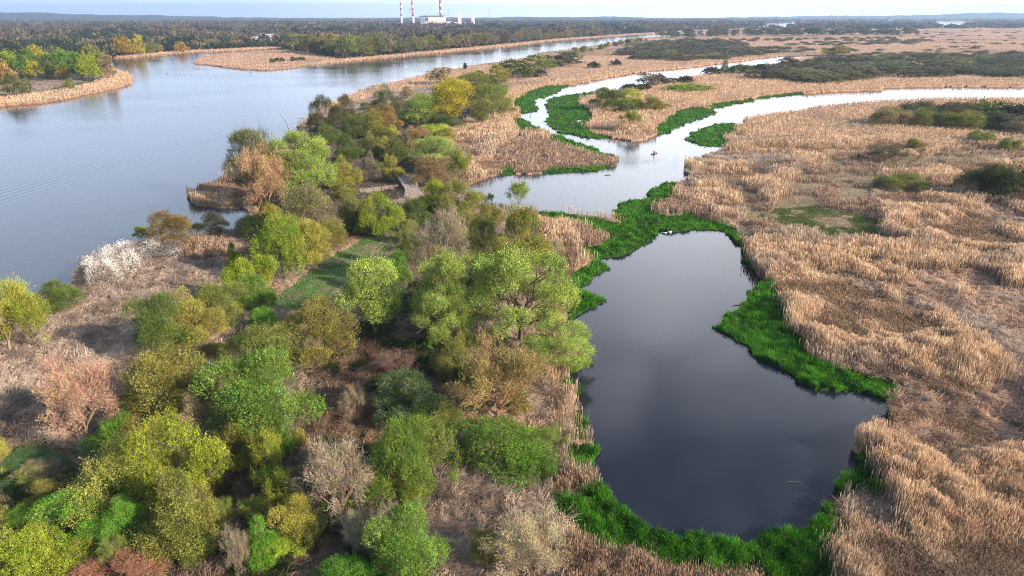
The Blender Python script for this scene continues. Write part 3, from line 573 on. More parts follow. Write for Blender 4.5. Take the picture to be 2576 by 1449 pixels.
def twig_tree(r, spread=.46, ntw=15000, trunk=.16, tw=.02, stems=1, leaves=2200, ls=.015):
    """a nearly bare tree: limbs fanning up and out, thousands of fine twigs"""
    paths = []; tips = []
    def grow(p, d, length, rad, lev):
        e = p+d*length; m = bend(p, e, r, 4, .05, .02); paths.append((m, np.linspace(rad, rad*.55, 4)))
        if lev == 0: tips.append((p, e)); return
        for j in range(3):
            t = r.uniform(.45, 1); s = m[0]*(1-t)+m[-1]*t
            nd = d + r.normal(size=3)*.50 + np.array([0, 0, .10]); nd /= np.linalg.norm(nd); grow(s, nd, length*r.uniform(.6, .85), rad*.5, lev-1)
    nb = 8 if stems == 1 else 11
    base = np.array([0, 0, trunk])
    if stems == 1: paths.append((bend((0, 0, -.02), base, r, 4, .04), np.linspace(tw*1.15, tw*.9, 4)))
    for i in range(nb):
        a = 2.4*i+r.uniform(-.3, .3); el = r.uniform(.30, 1.35)
        d = np.array([math.cos(a)*math.cos(el)*spread*1.6, math.sin(a)*math.cos(el)*spread*1.6, math.sin(el)]); d /= np.linalg.norm(d)
        s = base*r.uniform(.8, 1) if stems == 1 else np.array([r.normal()*.03, r.normal()*.03, -.02])
        grow(s, d, .26, tw*.5, 3)
    T = np.array([t[1] for t in tips]); S = np.array([t[0] for t in tips]); allp = np.concatenate([T, S])
    lo = np.percentile(np.abs(allp[:, :2]), 97); hi = np.percentile(allp[:, 2], 99)
    sc = np.array([.44/lo, .44/lo, .90/hi])
    paths = [(p*sc, rd) for p, rd in paths]; T = T*sc; S = S*sc
    i = r.integers(0, len(T), ntw); t = r.uniform(.0, 1.1, ntw)[:, None]; P = S[i]*(1-t)+T[i]*t + r.normal(size=(ntw, 3))*.028
    A = unitv(unitv(T[i]-S[i])*.8 *.6 + unitv(P-np.array([0, 0, .3]))*.5 + r.normal(size=(ntw, 3))*.75 + np.array([0, 0, .25]))
    sz = r.uniform(.025, .075, ntw); V = kites(P, A, sz, sz*.022+.0008, r)
    j = r.integers(0, ntw, leaves); P2 = P[j]+A[j]*sz[j][:, None]*.8; s2 = r.uniform(.6, 1.3, leaves)*ls
    V2 = kites(P2, unitv(r.normal(size=(leaves, 3))+A[j]), s2, s2*.3, r)
    return paths, V, V2
PROTO = {}
def make_mesh(name, V, F, mat):
    o = mesh_np(name, V, F, mat); me = o.data; bpy.data.objects.remove(o); return me
def quads(V): return np.arange(len(V), dtype=np.int32).reshape(-1, 4)
seed = 100
for kind, nvar in (('bush', 4), ('tree', 3), ('willow', 2), ('mound', 4), ('upright', 3), ('conifer', 1)):
    for v in range(nvar):
        seed += 1; r = np.random.default_rng(seed)
        big = kind == 'willow'
        V, L = foliage(kind, r, 9000 if big else 5600, 8, .0115 if big else .014, .85)
        tv, tf = tubes_np(limbs(kind, r, L, .028 if kind in ('tree', 'willow') else .018))
        ti = r.integers(0, len(V)//4, 2600); tp = V[ti*4]; ta = unitv(tp-np.array([0, 0, .25])+r.normal(size=tp.shape)*.12+np.array([0, 0, .1])); tz = r.uniform(.05, .13, 2600); tk = kites(tp-ta*(tz*.7)[:, None], ta, tz, tz*.02+.0006, r)
        tf = np.concatenate([tf, quads(tk)+len(tv)]); tv = np.concatenate([tv, tk])
        PROTO[kind, v] = (make_mesh('foliage', V, quads(V), M_LEAF), tv, tf)
        r = np.random.default_rng(seed+500); V, L = foliage(kind, r, 620, 6, .050, .5)
        tv2, tf2 = tubes_np(limbs(kind, r, L, .022), 4)
        Vm = np.concatenate([V, tv2]); Fm = np.concatenate([quads(V), tf2+len(V)])
        o = mesh_np('far_plant', Vm, Fm, None, mats=[M_LEAF, M_BARK], midx=np.r_[np.zeros(len(V)//4), np.ones(len(tf2))]); PROTO[kind+'_far', v] = o.data; bpy.data.objects.remove(o)
for kind, nvar, args in (('twig', 3, {}), ('twigbush', 3, dict(stems=9, trunk=.0, tw=.012, ntw=16000, leaves=2200)), ('sparse', 2, dict(ntw=7000, leaves=9000, ls=.02, spread=.34, tw=.012))):
    for v in range(nvar):
        seed += 1; r = np.random.default_rng(seed); paths, V, V2 = twig_tree(r, **args); tv, tf = tubes_np(paths, 4)
        PROTO[kind, v] = (make_mesh('twigs', V, quads(V), M_TWIG), tv, tf, make_mesh('young_leaves', V2, quads(V2), M_LEAF))
TRUNKS = {}
def trunk_mesh(key, mat):
    if (key, mat.name) not in TRUNKS: TRUNKS[key, mat.name] = make_mesh('trunk', PROTO[key][1], PROTO[key][2], mat)
    return TRUNKS[key, mat.name]

COL = dict(yg=(.20, .27, .028), g=(.115, .215, .035), vg=(.105, .255, .032), dg=(.085, .13, .030), ol=(.19, .20, .045), gg=(.13, .155, .075), br=(.24, .19, .10), pk=(.45, .29, .215), pg=(.22, .31, .07),
           gy=(.20, .175, .13), wh=(.72, .70, .66), oy=(.27, .27, .055), bg=(.075, .14, .05), rb=(.26, .13, .085), ye=(.34, .33, .03), lm=(.27, .34, .05), dk=(.055, .062, .035), sc=(.095, .105, .060), be=(.36, .29, .19), sg=(.16, .19, .05))
NVAR = dict(bush=4, tree=3, willow=2, mound=4, upright=3, conifer=1, twig=3, twigbush=3, sparse=2)
cnt = {}
prs = random.Random(5)
def plant(kind, pos, D, h, col, name, label, cat, group=None, bark=None, var=None, jit=.12, leaf=None):
    col = COL[col] if isinstance(col, str) else col
    j = (1+prs.uniform(-jit, jit))*(1.5 if max(col) < .4 and math.hypot(pos[0], pos[1]) < 420 else 1.2 if max(col) < .4 else 1); colr = (col[0]*j*(1+prs.uniform(-.08, .08)), col[1]*j, col[2]*j*(1+prs.uniform(-.1, .1)), 1)
    v = prs.randrange(NVAR[kind]) if var is None else var % NVAR[kind]
    rz = prs.uniform(0, 6.28); far = math.hypot(pos[0], pos[1]) > 420
    if far and kind in ('twig', 'twigbush', 'sparse'): kind = 'tree' if kind != 'twigbush' else 'bush'; v = v % 3
    if far:
        o = bpy.data.objects.new(name, PROTO[kind+'_far', v]); C.objects.link(o); o.location = pos; o.rotation_euler = (0, 0, rz); o.scale = (D, D, h); o.color = colr
        return tag(o, label, cat, group)
    e = empty(name, pos, rz, label=label, cat=cat, group=group); e.scale = (D, D, h)
    me = PROTO[kind, v]
    f = bpy.data.objects.new('crown' if kind in ('tree', 'willow', 'conifer', 'twig', 'sparse') else 'foliage', me[0]); f.parent = e; C.objects.link(f); f.color = colr
    bm = bark or (M_BARKP if kind in ('twig', 'twigbush') else M_BARK)
    t = bpy.data.objects.new('trunk' if f.name.startswith('crown') else 'stems', trunk_mesh((kind, v), bm)); t.parent = e; C.objects.link(t)
    if len(me) > 3:
        lf = bpy.data.objects.new('leaves', me[3]); lf.parent = e; C.objects.link(lf); lc = COL[leaf] if leaf else (colr[0]*.75, colr[1]*1.35, colr[2]*.5); lf.color = (*lc[:3], 1)
    return e
def fit(b, low=False):
    """ground spot, width and height of a plant whose outline fills the box b of the photo"""
    x0, y0, x1, y1 = b; xc, yc = (x0+x1)/2, (y0+y1)/2; h = 3.0
    for _ in range(12):
        x, y = unproj(xc, yc, h*.5); x = float(x); y = float(y); f = y*ct_-(h*.5-CAM_H)*st_
        dl = math.atan2(CAM_H-h*.5, y); D = (x1-x0)*f/FPX; A = (y1-y0)*f/FPX
        h2 = math.sqrt(max(A*A-(D*math.sin(dl))**2, ((.10 if low else .30)*D)**2))/math.cos(dl); h = .5*h+.5*h2
    return (x, y, .15), D, h*1.03
def pbox(b, kind, col, label, name=None, cat=None, group=None, **kw):
    pos, D, h = fit(b, kind == 'mound'); istree = kind in ('tree', 'willow', 'twig', 'sparse', 'conifer') or ' tree' in label.split(' behind')[0].split(' left of')[0].split(' in front')[0]
    return plant(kind, pos, D, h, col, name or ('tree' if istree else 'bush'), label, cat or ('tree' if istree else 'bush'), group, **kw)

# ------------------------------------------------------------------ the plants of the wooded tongue, one by one
G1 = 'bushes and trees on the wooded tongue of land'
near = [
 # box in the photo, kind, colour, label
 ((-40, 1300, 200, 1510), 'bush', 'yg', 'bright yellow green bush filling the bottom left corner'),
 ((85, 1225, 300, 1400), 'bush', 'vg', 'fresh green bush just behind the yellow green one in the bottom left corner'),
 ((185, 1365, 430, 1530), 'twigbush', 'rb', 'reddish brown bare bush at the bottom edge, right of the corner bush'),
 ((255, 1265, 365, 1395), 'bush', 'vg', 'small vivid green bush in front of the feathery olive one, bottom left'),
 ((345, 1195, 540, 1420), 'upright', 'ol', 'feathery pale olive shrub with upright shoots near the bottom left'),
 ((160, 1115, 420, 1330), 'bush', 'oy', 'wide mustard olive bush left of the tall yellow green one'),
 ((330, 1045, 555, 1290), 'bush', 'yg', 'tall yellow green bush below the beige catkin shrub'),
 ((-20, 1120, 170, 1230), 'mound', 'bg', 'low dark green bush on the left edge below the pinkish tree'),
 ((210, 1035, 370, 1150), 'bush', 'vg', 'compact vivid green bush at the foot of the pinkish tree'),
 ((85, 880, 310, 1130), 'twig', 'pk', 'pinkish orange tree in bloom without leaves on the left'),
 ((290, 870, 540, 1100), 'bush', 'ol', 'big olive green bush right beside the pinkish tree'),
 ((432, 1000, 528, 1125), 'upright', 'be', 'slim beige shrub hung with catkins above the yellow green bush'),
 ((530, 890, 790, 1130), 'bush', 'g', 'largest vivid green bush, left of the bare ground'),
 ((560, 815, 740, 960), 'bush', 'sg', 'olive bush growing behind the largest vivid green bush'),
 ((335, 745, 480, 915), 'bush', 'dg', 'dark green bush, left end of the thicket above the pinkish tree'),
 ((395, 735, 560, 890), 'bush', 'oy', 'golden olive bush between the dark green one and the clearing thicket'),
 ((475, 712, 610, 840), 'bush', 'sg', 'mid green bush crowning the thicket left of the clearing'),
 ((570, 615, 608, 690), 'upright', 'yg', 'thin yellow green column on the litter below the blackthorn'),
 ((562, 655, 640, 770), 'upright', 'yg', 'yellow green upright shrub beside the thin column'),
 ((590, 690, 692, 785), 'bush', 'g', 'round deep green bush at the lower left side of the clearing'),
 ((632, 548, 765, 712), 'bush', 'yg', 'tall bright yellow green bush on the left edge of the clearing'),
 ((725, 560, 832, 685), 'bush', 'oy', 'olive yellow bush touching the clearing from above left'),
 ((640, 645, 690, 725), 'upright', 'yg', 'small pointed shrub in front of the tall bright yellow green bush'),
 ((690, 765, 895, 925), 'bush', 'ol', 'broad domed olive bush at the lower end of the clearing'),
 ((618, 772, 700, 845), 'bush', 'vg', 'small vivid green bush left of the broad domed olive one'),
 ((862, 655, 1012, 858), 'tree', 'pg', 'round pale green tree with a thin forked trunk by the track'),
 ((738, 838, 815, 930), 'twigbush', 'gy', 'grey bare shrub below the broad domed olive bush'),
 ((965, 635, 1040, 745), 'upright', 'g', 'light green shrub on the right side of the clearing'),
 ((990, 570, 1070, 680), 'bush', 'sg', 'green bush between the clearing and the big brown twiggy tree'),
 ((1035, 525, 1190, 735), 'twig', 'gy', 'big brown twiggy tree right of the clearing'),
 ((1150, 545, 1265, 670), 'bush', 'sg', 'green bush just right of the big brown twiggy tree'),
 ((1250, 520, 1388, 690), 'bush', 'ol', 'large round olive bush beside the tall tan reeds'),
 ((1273, 453, 1337, 532), 'sparse', 'pg', 'slender pale young tree standing alone at the bay'),
 ((1223, 485, 1246, 522), 'sparse', 'pg', 'tiny thin sapling left of the slender pale tree'),
 ((1205, 515, 1262, 575), 'upright', 'ol', 'small olive shrub on the bay shore below the sapling'),
 ((1045, 640, 1260, 860), 'willow', 'pg', 'left half of the giant willow, pale green with hanging boughs'),
 ((1180, 630, 1440, 880), 'willow', 'pg', 'giant pale green willow with dark limbs leaning over the pond'),
 ((1040, 715, 1195, 890), 'willow', 'pg', 'low pale willow at the left foot of the giant willow'),
 ((1320, 815, 1495, 945), 'willow', 'pg', 'low willow boughs hanging over the pond edge'),
 ((1080, 840, 1200, 960), 'bush', 'sg', 'mid green bush between the low pale willow and the orange limbed tree'),
 ((1125, 830, 1390, 1085), 'twig', (.20, .16, .075), 'large orange limbed tree, nearly bare, in front of the giant willow'),
 ((943, 930, 1125, 1080), 'bush', 'bg', 'deep bluish green bush at the right of the bare ground'),
 ((1110, 1035, 1385, 1215), 'bush', 'g', 'vivid green bush under the orange limbed tree'),
 ((1040, 1045, 1165, 1230), 'sparse', 'gg', 'grey green feathery bush left of the vivid green one at the pond'),
 ((925, 1060, 1090, 1295), 'bush', 'g', 'tall green bush behind the right side of the big grey fan tree'),
 ((730, 1080, 965, 1345), 'twig', 'gy', 'big bare tree with grey brown twigs fanned out, lower middle'),
 ((550, 1075, 640, 1200), 'upright', 'ol', 'olive shrub beneath the largest vivid green bush'),
 ((628, 1080, 725, 1230), 'sparse', 'oy', 'thin straw coloured young tree left of the big grey fan tree'),
 ((675, 1045, 735, 1160), 'upright', 'g', 'narrow green shrub just left of the top of the big grey fan tree'),
 ((660, 1180, 770, 1330), 'sparse', 'ol', 'loose olive shrub against the left side of the big grey fan tree'),
 ((616, 1308, 706, 1435), 'upright', 'vg', 'single vivid green young bush alone on the dark litter'),
 ((690, 1255, 810, 1390), 'bush', 'oy', 'yellow olive bush under the left boughs of the big grey fan tree'),
 ((935, 1280, 1118, 1480), 'bush', 'g', 'big fresh green bush at the bottom edge, middle'),
 ((850, 1270, 955, 1410), 'twigbush', 'gy', 'small bare shrub under the big grey fan tree'),
 ((775, 1398, 965, 1540), 'bush', 'vg', 'vivid green bush cut by the bottom edge'),
 ((1180, 1340, 1262, 1425), 'bush', 'ol', 'little olive bush on the pale litter at the bottom'),
 ((1235, 1290, 1450, 1490), 'twigbush', 'be', 'wide beige bare bush at the bottom beside the sedge'),
 ((940, 875, 1065, 960), 'twigbush', (.15, .105, .085), 'dark reddish low shrub on the bare ground by the willow'),
 ((860, 970, 930, 1060), 'twigbush', 'gy', 'small dark bare shrub alone on the bare ground'),
 ((560, 1320, 630, 1449), 'twigbush', 'gy', 'small grey bare shrub left of the single vivid green bush'),
 ((-90, 670, 90, 900), 'twig', 'oy', 'golden olive feathery tree on the left edge of the shore'),
 ((10, 735, 130, 890), 'sparse', 'oy', 'golden olive feathery bush next to the tree on the left edge'),
 ((100, 708, 197, 795), 'bush', 'dg', 'round dark green bush on the left shore'),
 ((365, 533, 482, 632), 'bush', (.19, .155, .06), 'rusty olive bush on the shore behind the white blossom'),
 ((335, 570, 372, 605), 'bush', 'yg', 'tiny yellow green bush peeping over the white blossom'),
 ((480, 538, 582, 592), 'bush', 'dk', 'dark spreading bush on the shore of the small inlet'),
 ((560, 335, 695, 510), 'tree', 'gg', 'grey green tree at the left of the big shore willow'),
 ((590, 370, 745, 560), 'twig', (.30, .19, .11), 'leafless tree with tall tan limbs in front of the big shore willow'),
 ((670, 345, 840, 530), 'willow', 'pg', 'big pale green shore willow beside the river'),
 ((640, 365, 740, 470), 'sparse', 'gg', 'thin pale tree between the grey green tree and the shore willow'),
 ((700, 470, 860, 625), 'bush', (.21, .20, .08), 'large straw olive bush at the foot of the shore willow'),
 ((600, 540, 690, 600), 'mound', 'dg', 'dark bush at the head of the small inlet'),
 ((840, 478, 925, 580), 'bush', 'sg', 'dark olive bush left of the bright round one near the wall'),
 ((905, 490, 1012, 600), 'bush', 'yg', 'bright round yellow green bush below the stone wall'),
 ((880, 530, 940, 595), 'bush', 'dg', 'deep green bush tucked under the bright round one'),
 ((822, 400, 910, 482), 'bush', 'oy', 'round golden olive bush above the stone wall'),
 ((893, 388, 962, 465), 'bush', 'gy', 'grey brown bush between the golden olive one and the bridge'),
 ((958, 393, 1015, 460), 'bush', 'oy', 'yellowish bush overhanging the left railing of the bridge'),
 ((838, 338, 905, 412), 'bush', 'dg', 'deep green bush above the golden olive one'),
 ((775, 245, 860, 335), 'bush', (.07, .075, .03), 'tall dark bush on the river side, top of the tongue'),
 ((830, 243, 905, 320), 'bush', (.11, .10, .055), 'dark brownish bush right behind the tall dark one'),
 ((785, 310, 860, 370), 'bush', 'dg', 'low green bush under the tall dark river side bush'),
 ((925, 218, 1015, 298), 'bush', 'gg', 'round grey green bush standing clear, upstream'),
 ((850, 290, 930, 352), 'bush', 'dg', 'dark green bush in the middle of the tongue by the round grey one'),
 ((900, 285, 985, 350), 'bush', 'ol', 'olive bush below the round grey green one'),
 ((895, 335, 975, 400), 'bush', 'sg', 'mid green bush in the heart of the thicket'),
 ((935, 270, 1010, 335), 'bush', (.20, .155, .05), 'copper tinged bush in the heart of the thicket'),
 ((1005, 240, 1110, 325), 'tree', 'pg', 'soft pale green tree left of the yellow one'),
 ((1068, 203, 1195, 318), 'tree', 'ye', 'bright yellow willow, tallest of the upstream thicket'),
 ((1150, 188, 1240, 280), 'tree', 'sg', 'green willow behind the bright yellow one'),
 ((1195, 210, 1290, 300), 'twig', 'sg', 'brown twiggy tree at the right end of the upstream thicket'),
 ((1185, 255, 1245, 320), 'tree', 'ol', 'olive tree between the yellow willow and the reeds'),
 ((1245, 250, 1298, 290), 'bush', 'ol', 'low olive bush right of the brown twiggy tree'),
 ((1055, 285, 1160, 330), 'bush', 'dg', 'dark green bush at the foot of the yellow willow'),
 ((1000, 320, 1090, 395), 'bush', 'br', 'brown budding bush left of the lime one'),
 ((1050, 315, 1135, 350), 'mound', 'lm', 'flat lime green bush beside the tan reeds'),
 ((960, 340, 1030, 410), 'bush', 'dg', 'green bush left of the brown budding bush'),
 ((1030, 350, 1155, 440), 'tree', 'pg', 'pale green tree above the bridge'),
 ((1120, 372, 1192, 470), 'sparse', 'sg', 'dark limbed leaning tree at the end of the bay'),
 ((1035, 395, 1135, 478), 'bush', (.22, .17, .085), 'orange brown bush right beside the bridge railing'),
 ((1050, 455, 1130, 540), 'bush', 'yg', 'yellow green bush right of the track below the bridge'),
 ((1105, 455, 1205, 555), 'bush', 'sg', 'broad dark olive bush above the bay corner'),
 ((1000, 500, 1090, 580), 'bush', 'dg', 'dark green bush right at the upper end of the clearing'),
 ((1125, 530, 1215, 600), 'bush', 'ol', 'olive bush between the twiggy tree and the bay'),
 ((925, 405, 985, 440), 'bush', 'dg', 'small dark bush left behind the bridge'),
 ((780, 560, 870, 640), 'bush', 'ol', 'olive bush on top of the clearing, left'),
 ((1370, 600, 1420, 650), 'twigbush', 'be', 'small beige shrub in the tall tan reeds'),
 ((1075, 172, 1135, 215), 'tree', (.30, .24, .15), 'straw coloured bare tree upstream on the reedy shore'),
 ((1220, 166, 1285, 215), 'bush', 'oy', 'yellow olive bush upstream, above the brown twiggy tree'),
 ((1180, 180, 1235, 215), 'bush', 'dg', 'small dark bush above the green willow'),
 ((1165, 160, 1176, 178), 'upright', 'dk', 'tiny lone dark shrub on the reedy river bank'),
 ((1238, 152, 1345, 198), 'bush', 'dg', 'dark green thicket bush upstream of the yellow olive bush'),
 ((1300, 140, 1405, 180), 'bush', 'sg', 'rounded olive bush, middle of the upstream row'),
 ((1360, 132, 1470, 168), 'bush', 'gg', 'grey olive bush, far end of the upstream row'),
 ((1308, 176, 1372, 196), 'mound', 'dk', 'flat dark bush below the rounded olive one'),
 ((1475, 156, 1512, 173), 'mound', 'dk', 'lone dark mound upstream, left one of two on the tan marsh'),
 ((1534, 151, 1563, 167), 'mound', 'dk', 'lone dark mound upstream, right one of two on the tan marsh'),
 # marsh between the channels
 ((1484, 223, 1562, 278), 'bush', 'dg', 'dark green bush, left end of the clump between the channels'),
 ((1545, 225, 1615, 275), 'bush', 'lm', 'lime yellow bush in the middle of the clump between the channels'),
 ((1600, 240, 1688, 280), 'bush', 'ol', 'olive bush, right end of the clump between the channels'),
 ((1540, 255, 1600, 288), 'bush', 'dg', 'small dark bush in front of the lime yellow one'),
 ((1558, 278, 1612, 332), 'sparse', 'ol', 'thin brownish shrub below the clump between the channels'),
 ((1660, 212, 1792, 233), 'mound', 'lm', 'long flat lime mound among the reeds between the channels'),
 ((1600, 185, 1660, 222), 'twig', 'gy', 'bare dark tree on the bank of the upper channel'),
 ((1635, 188, 1695, 215), 'mound', 'dk', 'dark bush right of the bare tree on the upper channel'),
 ((1560, 212, 1640, 232), 'mound', 'dk', 'low dark bush left under the bare tree on the upper channel'),
 ((1690, 192, 1745, 212), 'mound', 'dk', 'dark flat bush farther right on the upper channel bank'),
 ((1812, 152, 1836, 182), 'conifer', 'bg', 'dark green little conifer on the upper channel bank'),
 ((1767, 170, 1812, 189), 'mound', 'dk', 'dark bush left of the little conifer'),
 ((1830, 164, 1900, 186), 'mound', 'dg', 'dark bush right of the little conifer'),
 ((1885, 162, 1962, 182), 'mound', 'dk', 'dark bush, second right of the little conifer'),
 ((1955, 145, 2010, 167), 'bush', 'dk', 'dark bush where the upper channel meets the scrub belt'),
 ((2065, 115, 2135, 142), 'bush', 'oy', 'yellowish willow rising from the scrub by the channel end'),
 # reed plain on the right
 ((2195, 272, 2300, 322), 'mound', (.23, .20, .09), 'straw yellow mound, left front of the right hand scrub'),
 ((2255, 258, 2370, 310), 'mound', 'sc', 'grey green mound behind the straw yellow one'),
 ((2290, 275, 2390, 325), 'mound', 'sg', 'green grey mound right of the straw yellow one'),
 ((2345, 258, 2460, 312), 'mound', 'sc', 'grey mound in the back row of the right hand scrub'),
 ((2375, 280, 2480, 330), 'mound', 'sg', 'olive mound in the front middle of the right hand scrub'),
 ((2440, 255, 2560, 310), 'mound', 'sg', 'olive mound in the back row near the right edge'),
 ((2460, 285, 2560, 332), 'mound', 'sc', 'dark grey mound in the front row near the right edge'),
 ((2520, 262, 2660, 318), 'mound', 'sc', 'mound cut by the right edge, back row'),
 ((2525, 295, 2650, 345), 'mound', (.17, .15, .10), 'brownish mound cut by the right edge, front row'),
 ((2165, 355, 2285, 412), 'twigbush', (.12, .11, .07), 'dark bare bush in the middle of the reed plain'),
 ((2430, 331, 2497, 364), 'mound', 'sg', 'small round green bush right of the reed plain middle'),
 ((2515, 348, 2568, 382), 'mound', 'sg', 'small round green bush at the right edge of the reed plain'),
 ((2285, 350, 2325, 378), 'mound', 'ol', 'little olive bush behind the dark bare bush'),
 ((2208, 438, 2335, 482), 'mound', 'sg', 'flat green bush on the reed plain, lower one'),
 ((2410, 418, 2540, 498), 'mound', (.06, .075, .03), 'big dark green bush on the right, left half'),
 ((2480, 415, 2660, 510), 'mound', (.055, .07, .03), 'big dark green bush cut by the right edge'),
 # left bank
 ((-20, 168, 30, 212), 'bush', 'ol', 'olive bush at the left edge behind the shore reeds'),
 ((0, 190, 75, 245), 'bush', (.13, .15, .05), 'green brown bush in front on the left bank'),
 ((-30, 150, 35, 215), 'bush', (.30, .22, .07), 'orange yellow tree at the left edge'),
 ((0, 130, 70, 185), 'bush', 'yg', 'yellow green tree on the left bank, back left'),
 ((40, 128, 100, 190), 'bush', 'g', 'green tree on the left bank'),
 ((65, 118, 120, 175), 'bush', 'ye', 'yellow crown in the left bank group'),
 ((62, 155, 102, 198), 'bush', 'ye', 'small yellow tree in front of the left bank group'),
 ((95, 140, 150, 195), 'bush', 'dg', 'dark green tree in the middle of the left bank group'),
 ((110, 122, 165, 180), 'bush', 'gg', 'grey blossoming tree in the left bank group'),
 ((135, 125, 190, 190), 'bush', 'g', 'green tree right of the grey blossoming one'),
 ((140, 165, 172, 200), 'bush', (.38, .27, .05), 'little golden bush under the left bank trees'),
 ((165, 135, 225, 200), 'bush', 'g', 'broad green tree near the right end of the left bank'),
 ((195, 140, 254, 203), 'bush', 'yg', 'last round green tree at the right end of the left bank'),
 ((200, 118, 265, 170), 'bush', 'ol', 'olive tree behind the right end of the left bank'),
 ((245, 140, 290, 200), 'bush', (.22, .18, .11), 'tan leafless tree on the tip of the left bank'),
 ((160, 200, 186, 228), 'bush', 'ol', 'small bush by the left bank track'),
 ((283, 96, 334, 142), 'bush', (.40, .29, .05), 'golden orange willow across the inlet, left of the dead tree'),
 ((328, 90, 365, 140), 'bush', (.32, .30, .05), 'yellow willow behind the white dead tree'),
 ((364, 108, 400, 136), 'bush', 'sg', 'green willow right of the yellow one across the inlet'),
 ((440, 106, 475, 132), 'bush', (.40, .29, .06), 'golden willow on the inlet bank, third one from the left'),
]
barks = {'large orange limbed': M_BARKO, 'leafless tree with tall tan': M_BARKO, 'giant pale green willow': M_BARK}
for b, kind, col, lab in near:
    bk = next((m for s, m in barks.items() if s in lab), None)
    gp = G1 if (b[0] < 1450 and b[1] > 200) else ('shrubs on the marsh' if b[0] > 1400 else None)
    pbox(b, kind, col, lab, name='willow_tree' if 'willow' in lab and kind in ('tree', 'willow') else None, bark=bk, group=gp, leaf='yg' if kind == 'sparse' else None)

# the white blackthorn: foliage plus blossom
for b, lab in (((198, 652, 300, 720), 'white flowering blackthorn, lower left of the three on the shore'), ((232, 620, 345, 695), 'white flowering blackthorn, middle one of the three on the shore'),
               ((300, 598, 450, 658), 'white flowering blackthorn, upper right of the three on the shore')):
    e = pbox(b, 'mound', (.20, .18, .15), lab, name='blackthorn_bush', group='white blackthorns on the shore')
    r = np.random.default_rng(int(b[0])); V, L = foliage('mound', r, 4600, 7, .0145, .4)
    o = bpy.data.objects.new('blossom', make_mesh('blossom', V*np.array([1.03, 1.03, 1.05]), quads(V), M_BLOSSOM)); C.objects.link(o); o.parent = e

# ------------------------------------------------------------------ rows and belts of plants that repeat
def ordn(n): return '%d%s' % (n, 'th' if 10 < n % 100 < 14 else {1: 'st', 2: 'nd', 3: 'rd'}.get(n % 10, 'th'))
def inpoly(X, Y, P):
    c = False; n = len(P)
    for i in range(n):
        x1, y1 = P[i]; x2, y2 = P[(i+1) % n]
        if (y1 > Y) != (y2 > Y) and X < x1+(Y-y1)/(y2-y1)*(x2-x1): c = not c
    return c
def row(line, n, kinds, cols, hr, wr, name, cat, group, text, spread=6):
    """n plants along a line of the ground, labelled by their order from the left"""
    pts = [np.array(W(*p)[:2]) for p in line]; seg = [np.linalg.norm(pts[i+1]-pts[i]) for i in range(len(pts)-1)]; tot = sum(seg); out = []
    # spacing even to the eye: steps shrink with nearness
    for i in range(n):
        t = (i+prs.uniform(.15, .85))/n; X = line[0][0]+(line[-1][0]-line[0][0])*t
        for j in range(len(line)-1):
            if line[j][0] <= X <= line[j+1][0]:
                s = (X-line[j][0])/(line[j+1][0]-line[j][0]); Y = line[j][1]+s*(line[j+1][1]-line[j][1]); break
        x, y, _ = W(X, Y); out.append((X, x+prs.uniform(-spread, spread), y+prs.uniform(0, spread*2.5)))
    for i, (X, x, y) in enumerate(out):
        h = prs.uniform(*hr); c = prs.choice(cols); plant(prs.choice(kinds), (x, y, .4), h*prs.uniform(*wr), h, c, name, text % ordn(i+1), cat, group)
WOODC = [(.17, .18, .075), (.21, .20, .09), (.14, .15, .07), (.25, .22, .09), (.19, .15, .10), (.13, .14, .07)]
row([(283, 142), (333, 139), (450, 128), (567, 122), (667, 118), (715, 117)], 26, ['tree', 'bush'], WOODC+['oy', (.36, .27, .07)], (8, 14), (.8, 1.1), 'bank_tree', 'tree', 'trees along the far bank of the inlet', '%s tree from the left along the far bank of the inlet')
row([(720, 120), (760, 132), (860, 146), (960, 141)], 20, ['tree', 'bush'], ['sg', 'ol', (.14, .16, .06), (.22, .20, .06), (.15, .17, .07)], (20, 29), (.75, .95), 'bank_tree', 'tree', 'trees on the spit', '%s tree from the left in the tall wood on the spit')
row([(730, 126), (800, 137), (860, 145), (940, 141)], 12, ['bush'], ['sg', 'ol', 'gg'], (6, 11), (1, 1.4), 'bank_bush', 'bush', 'bushes in front of the spit wood', '%s bush from the left at the front of the wood on the spit')
row([(680, 160), (700, 159), (770, 153)], 7, ['bush', 'mound'], ['dg', 'dk'], (4, 6), (1.2, 1.6), 'bank_bush', 'bush', 'dark bushes on the tan spit', '%s dark bush from the left on the tan reed spit')
row([(960, 140), (1135, 123), (1275, 111), (1400, 99), (1500, 91)], 60, ['tree', 'tree', 'bush'], WOODC+['ol', (.22, .20, .07), (.20, .19, .11)], (13, 23), (.75, 1.05), 'bank_tree', 'tree', 'trees along the far river bank', '%s tree from the left along the far river bank')
row([(1400, 97), (1500, 89), (1700, 77), (1785, 73)], 26, ['tree', 'bush'], WOODC, (8, 16), (.8, 1.3), 'bank_tree', 'tree', 'trees along the far end of the river', '%s tree from the left where the river fades away')
row([(1440, 138), (1500, 130), (1560, 118), (1640, 106)], 14, ['tree', 'bush'], ['sg', 'ol', 'gg', 'dk'], (6, 11), (1.0, 1.4), 'bank_bush', 'bush', 'bushes along the near bank upstream', '%s bush from the left on the near bank where it meets the scrub')
row([(1700, 98), (1850, 93), (2000, 91), (2200, 90), (2330, 92)], 72, ['tree', 'tree', 'bush'], [(.13, .145, .075), (.16, .17, .09), (.18, .17, .11), (.11, .13, .07)], (12, 24), (1.0, 1.7), 'marsh_tree', 'tree', 'trees in the far marsh wood', '%s tree from the left in the far wood on the marsh', 45)

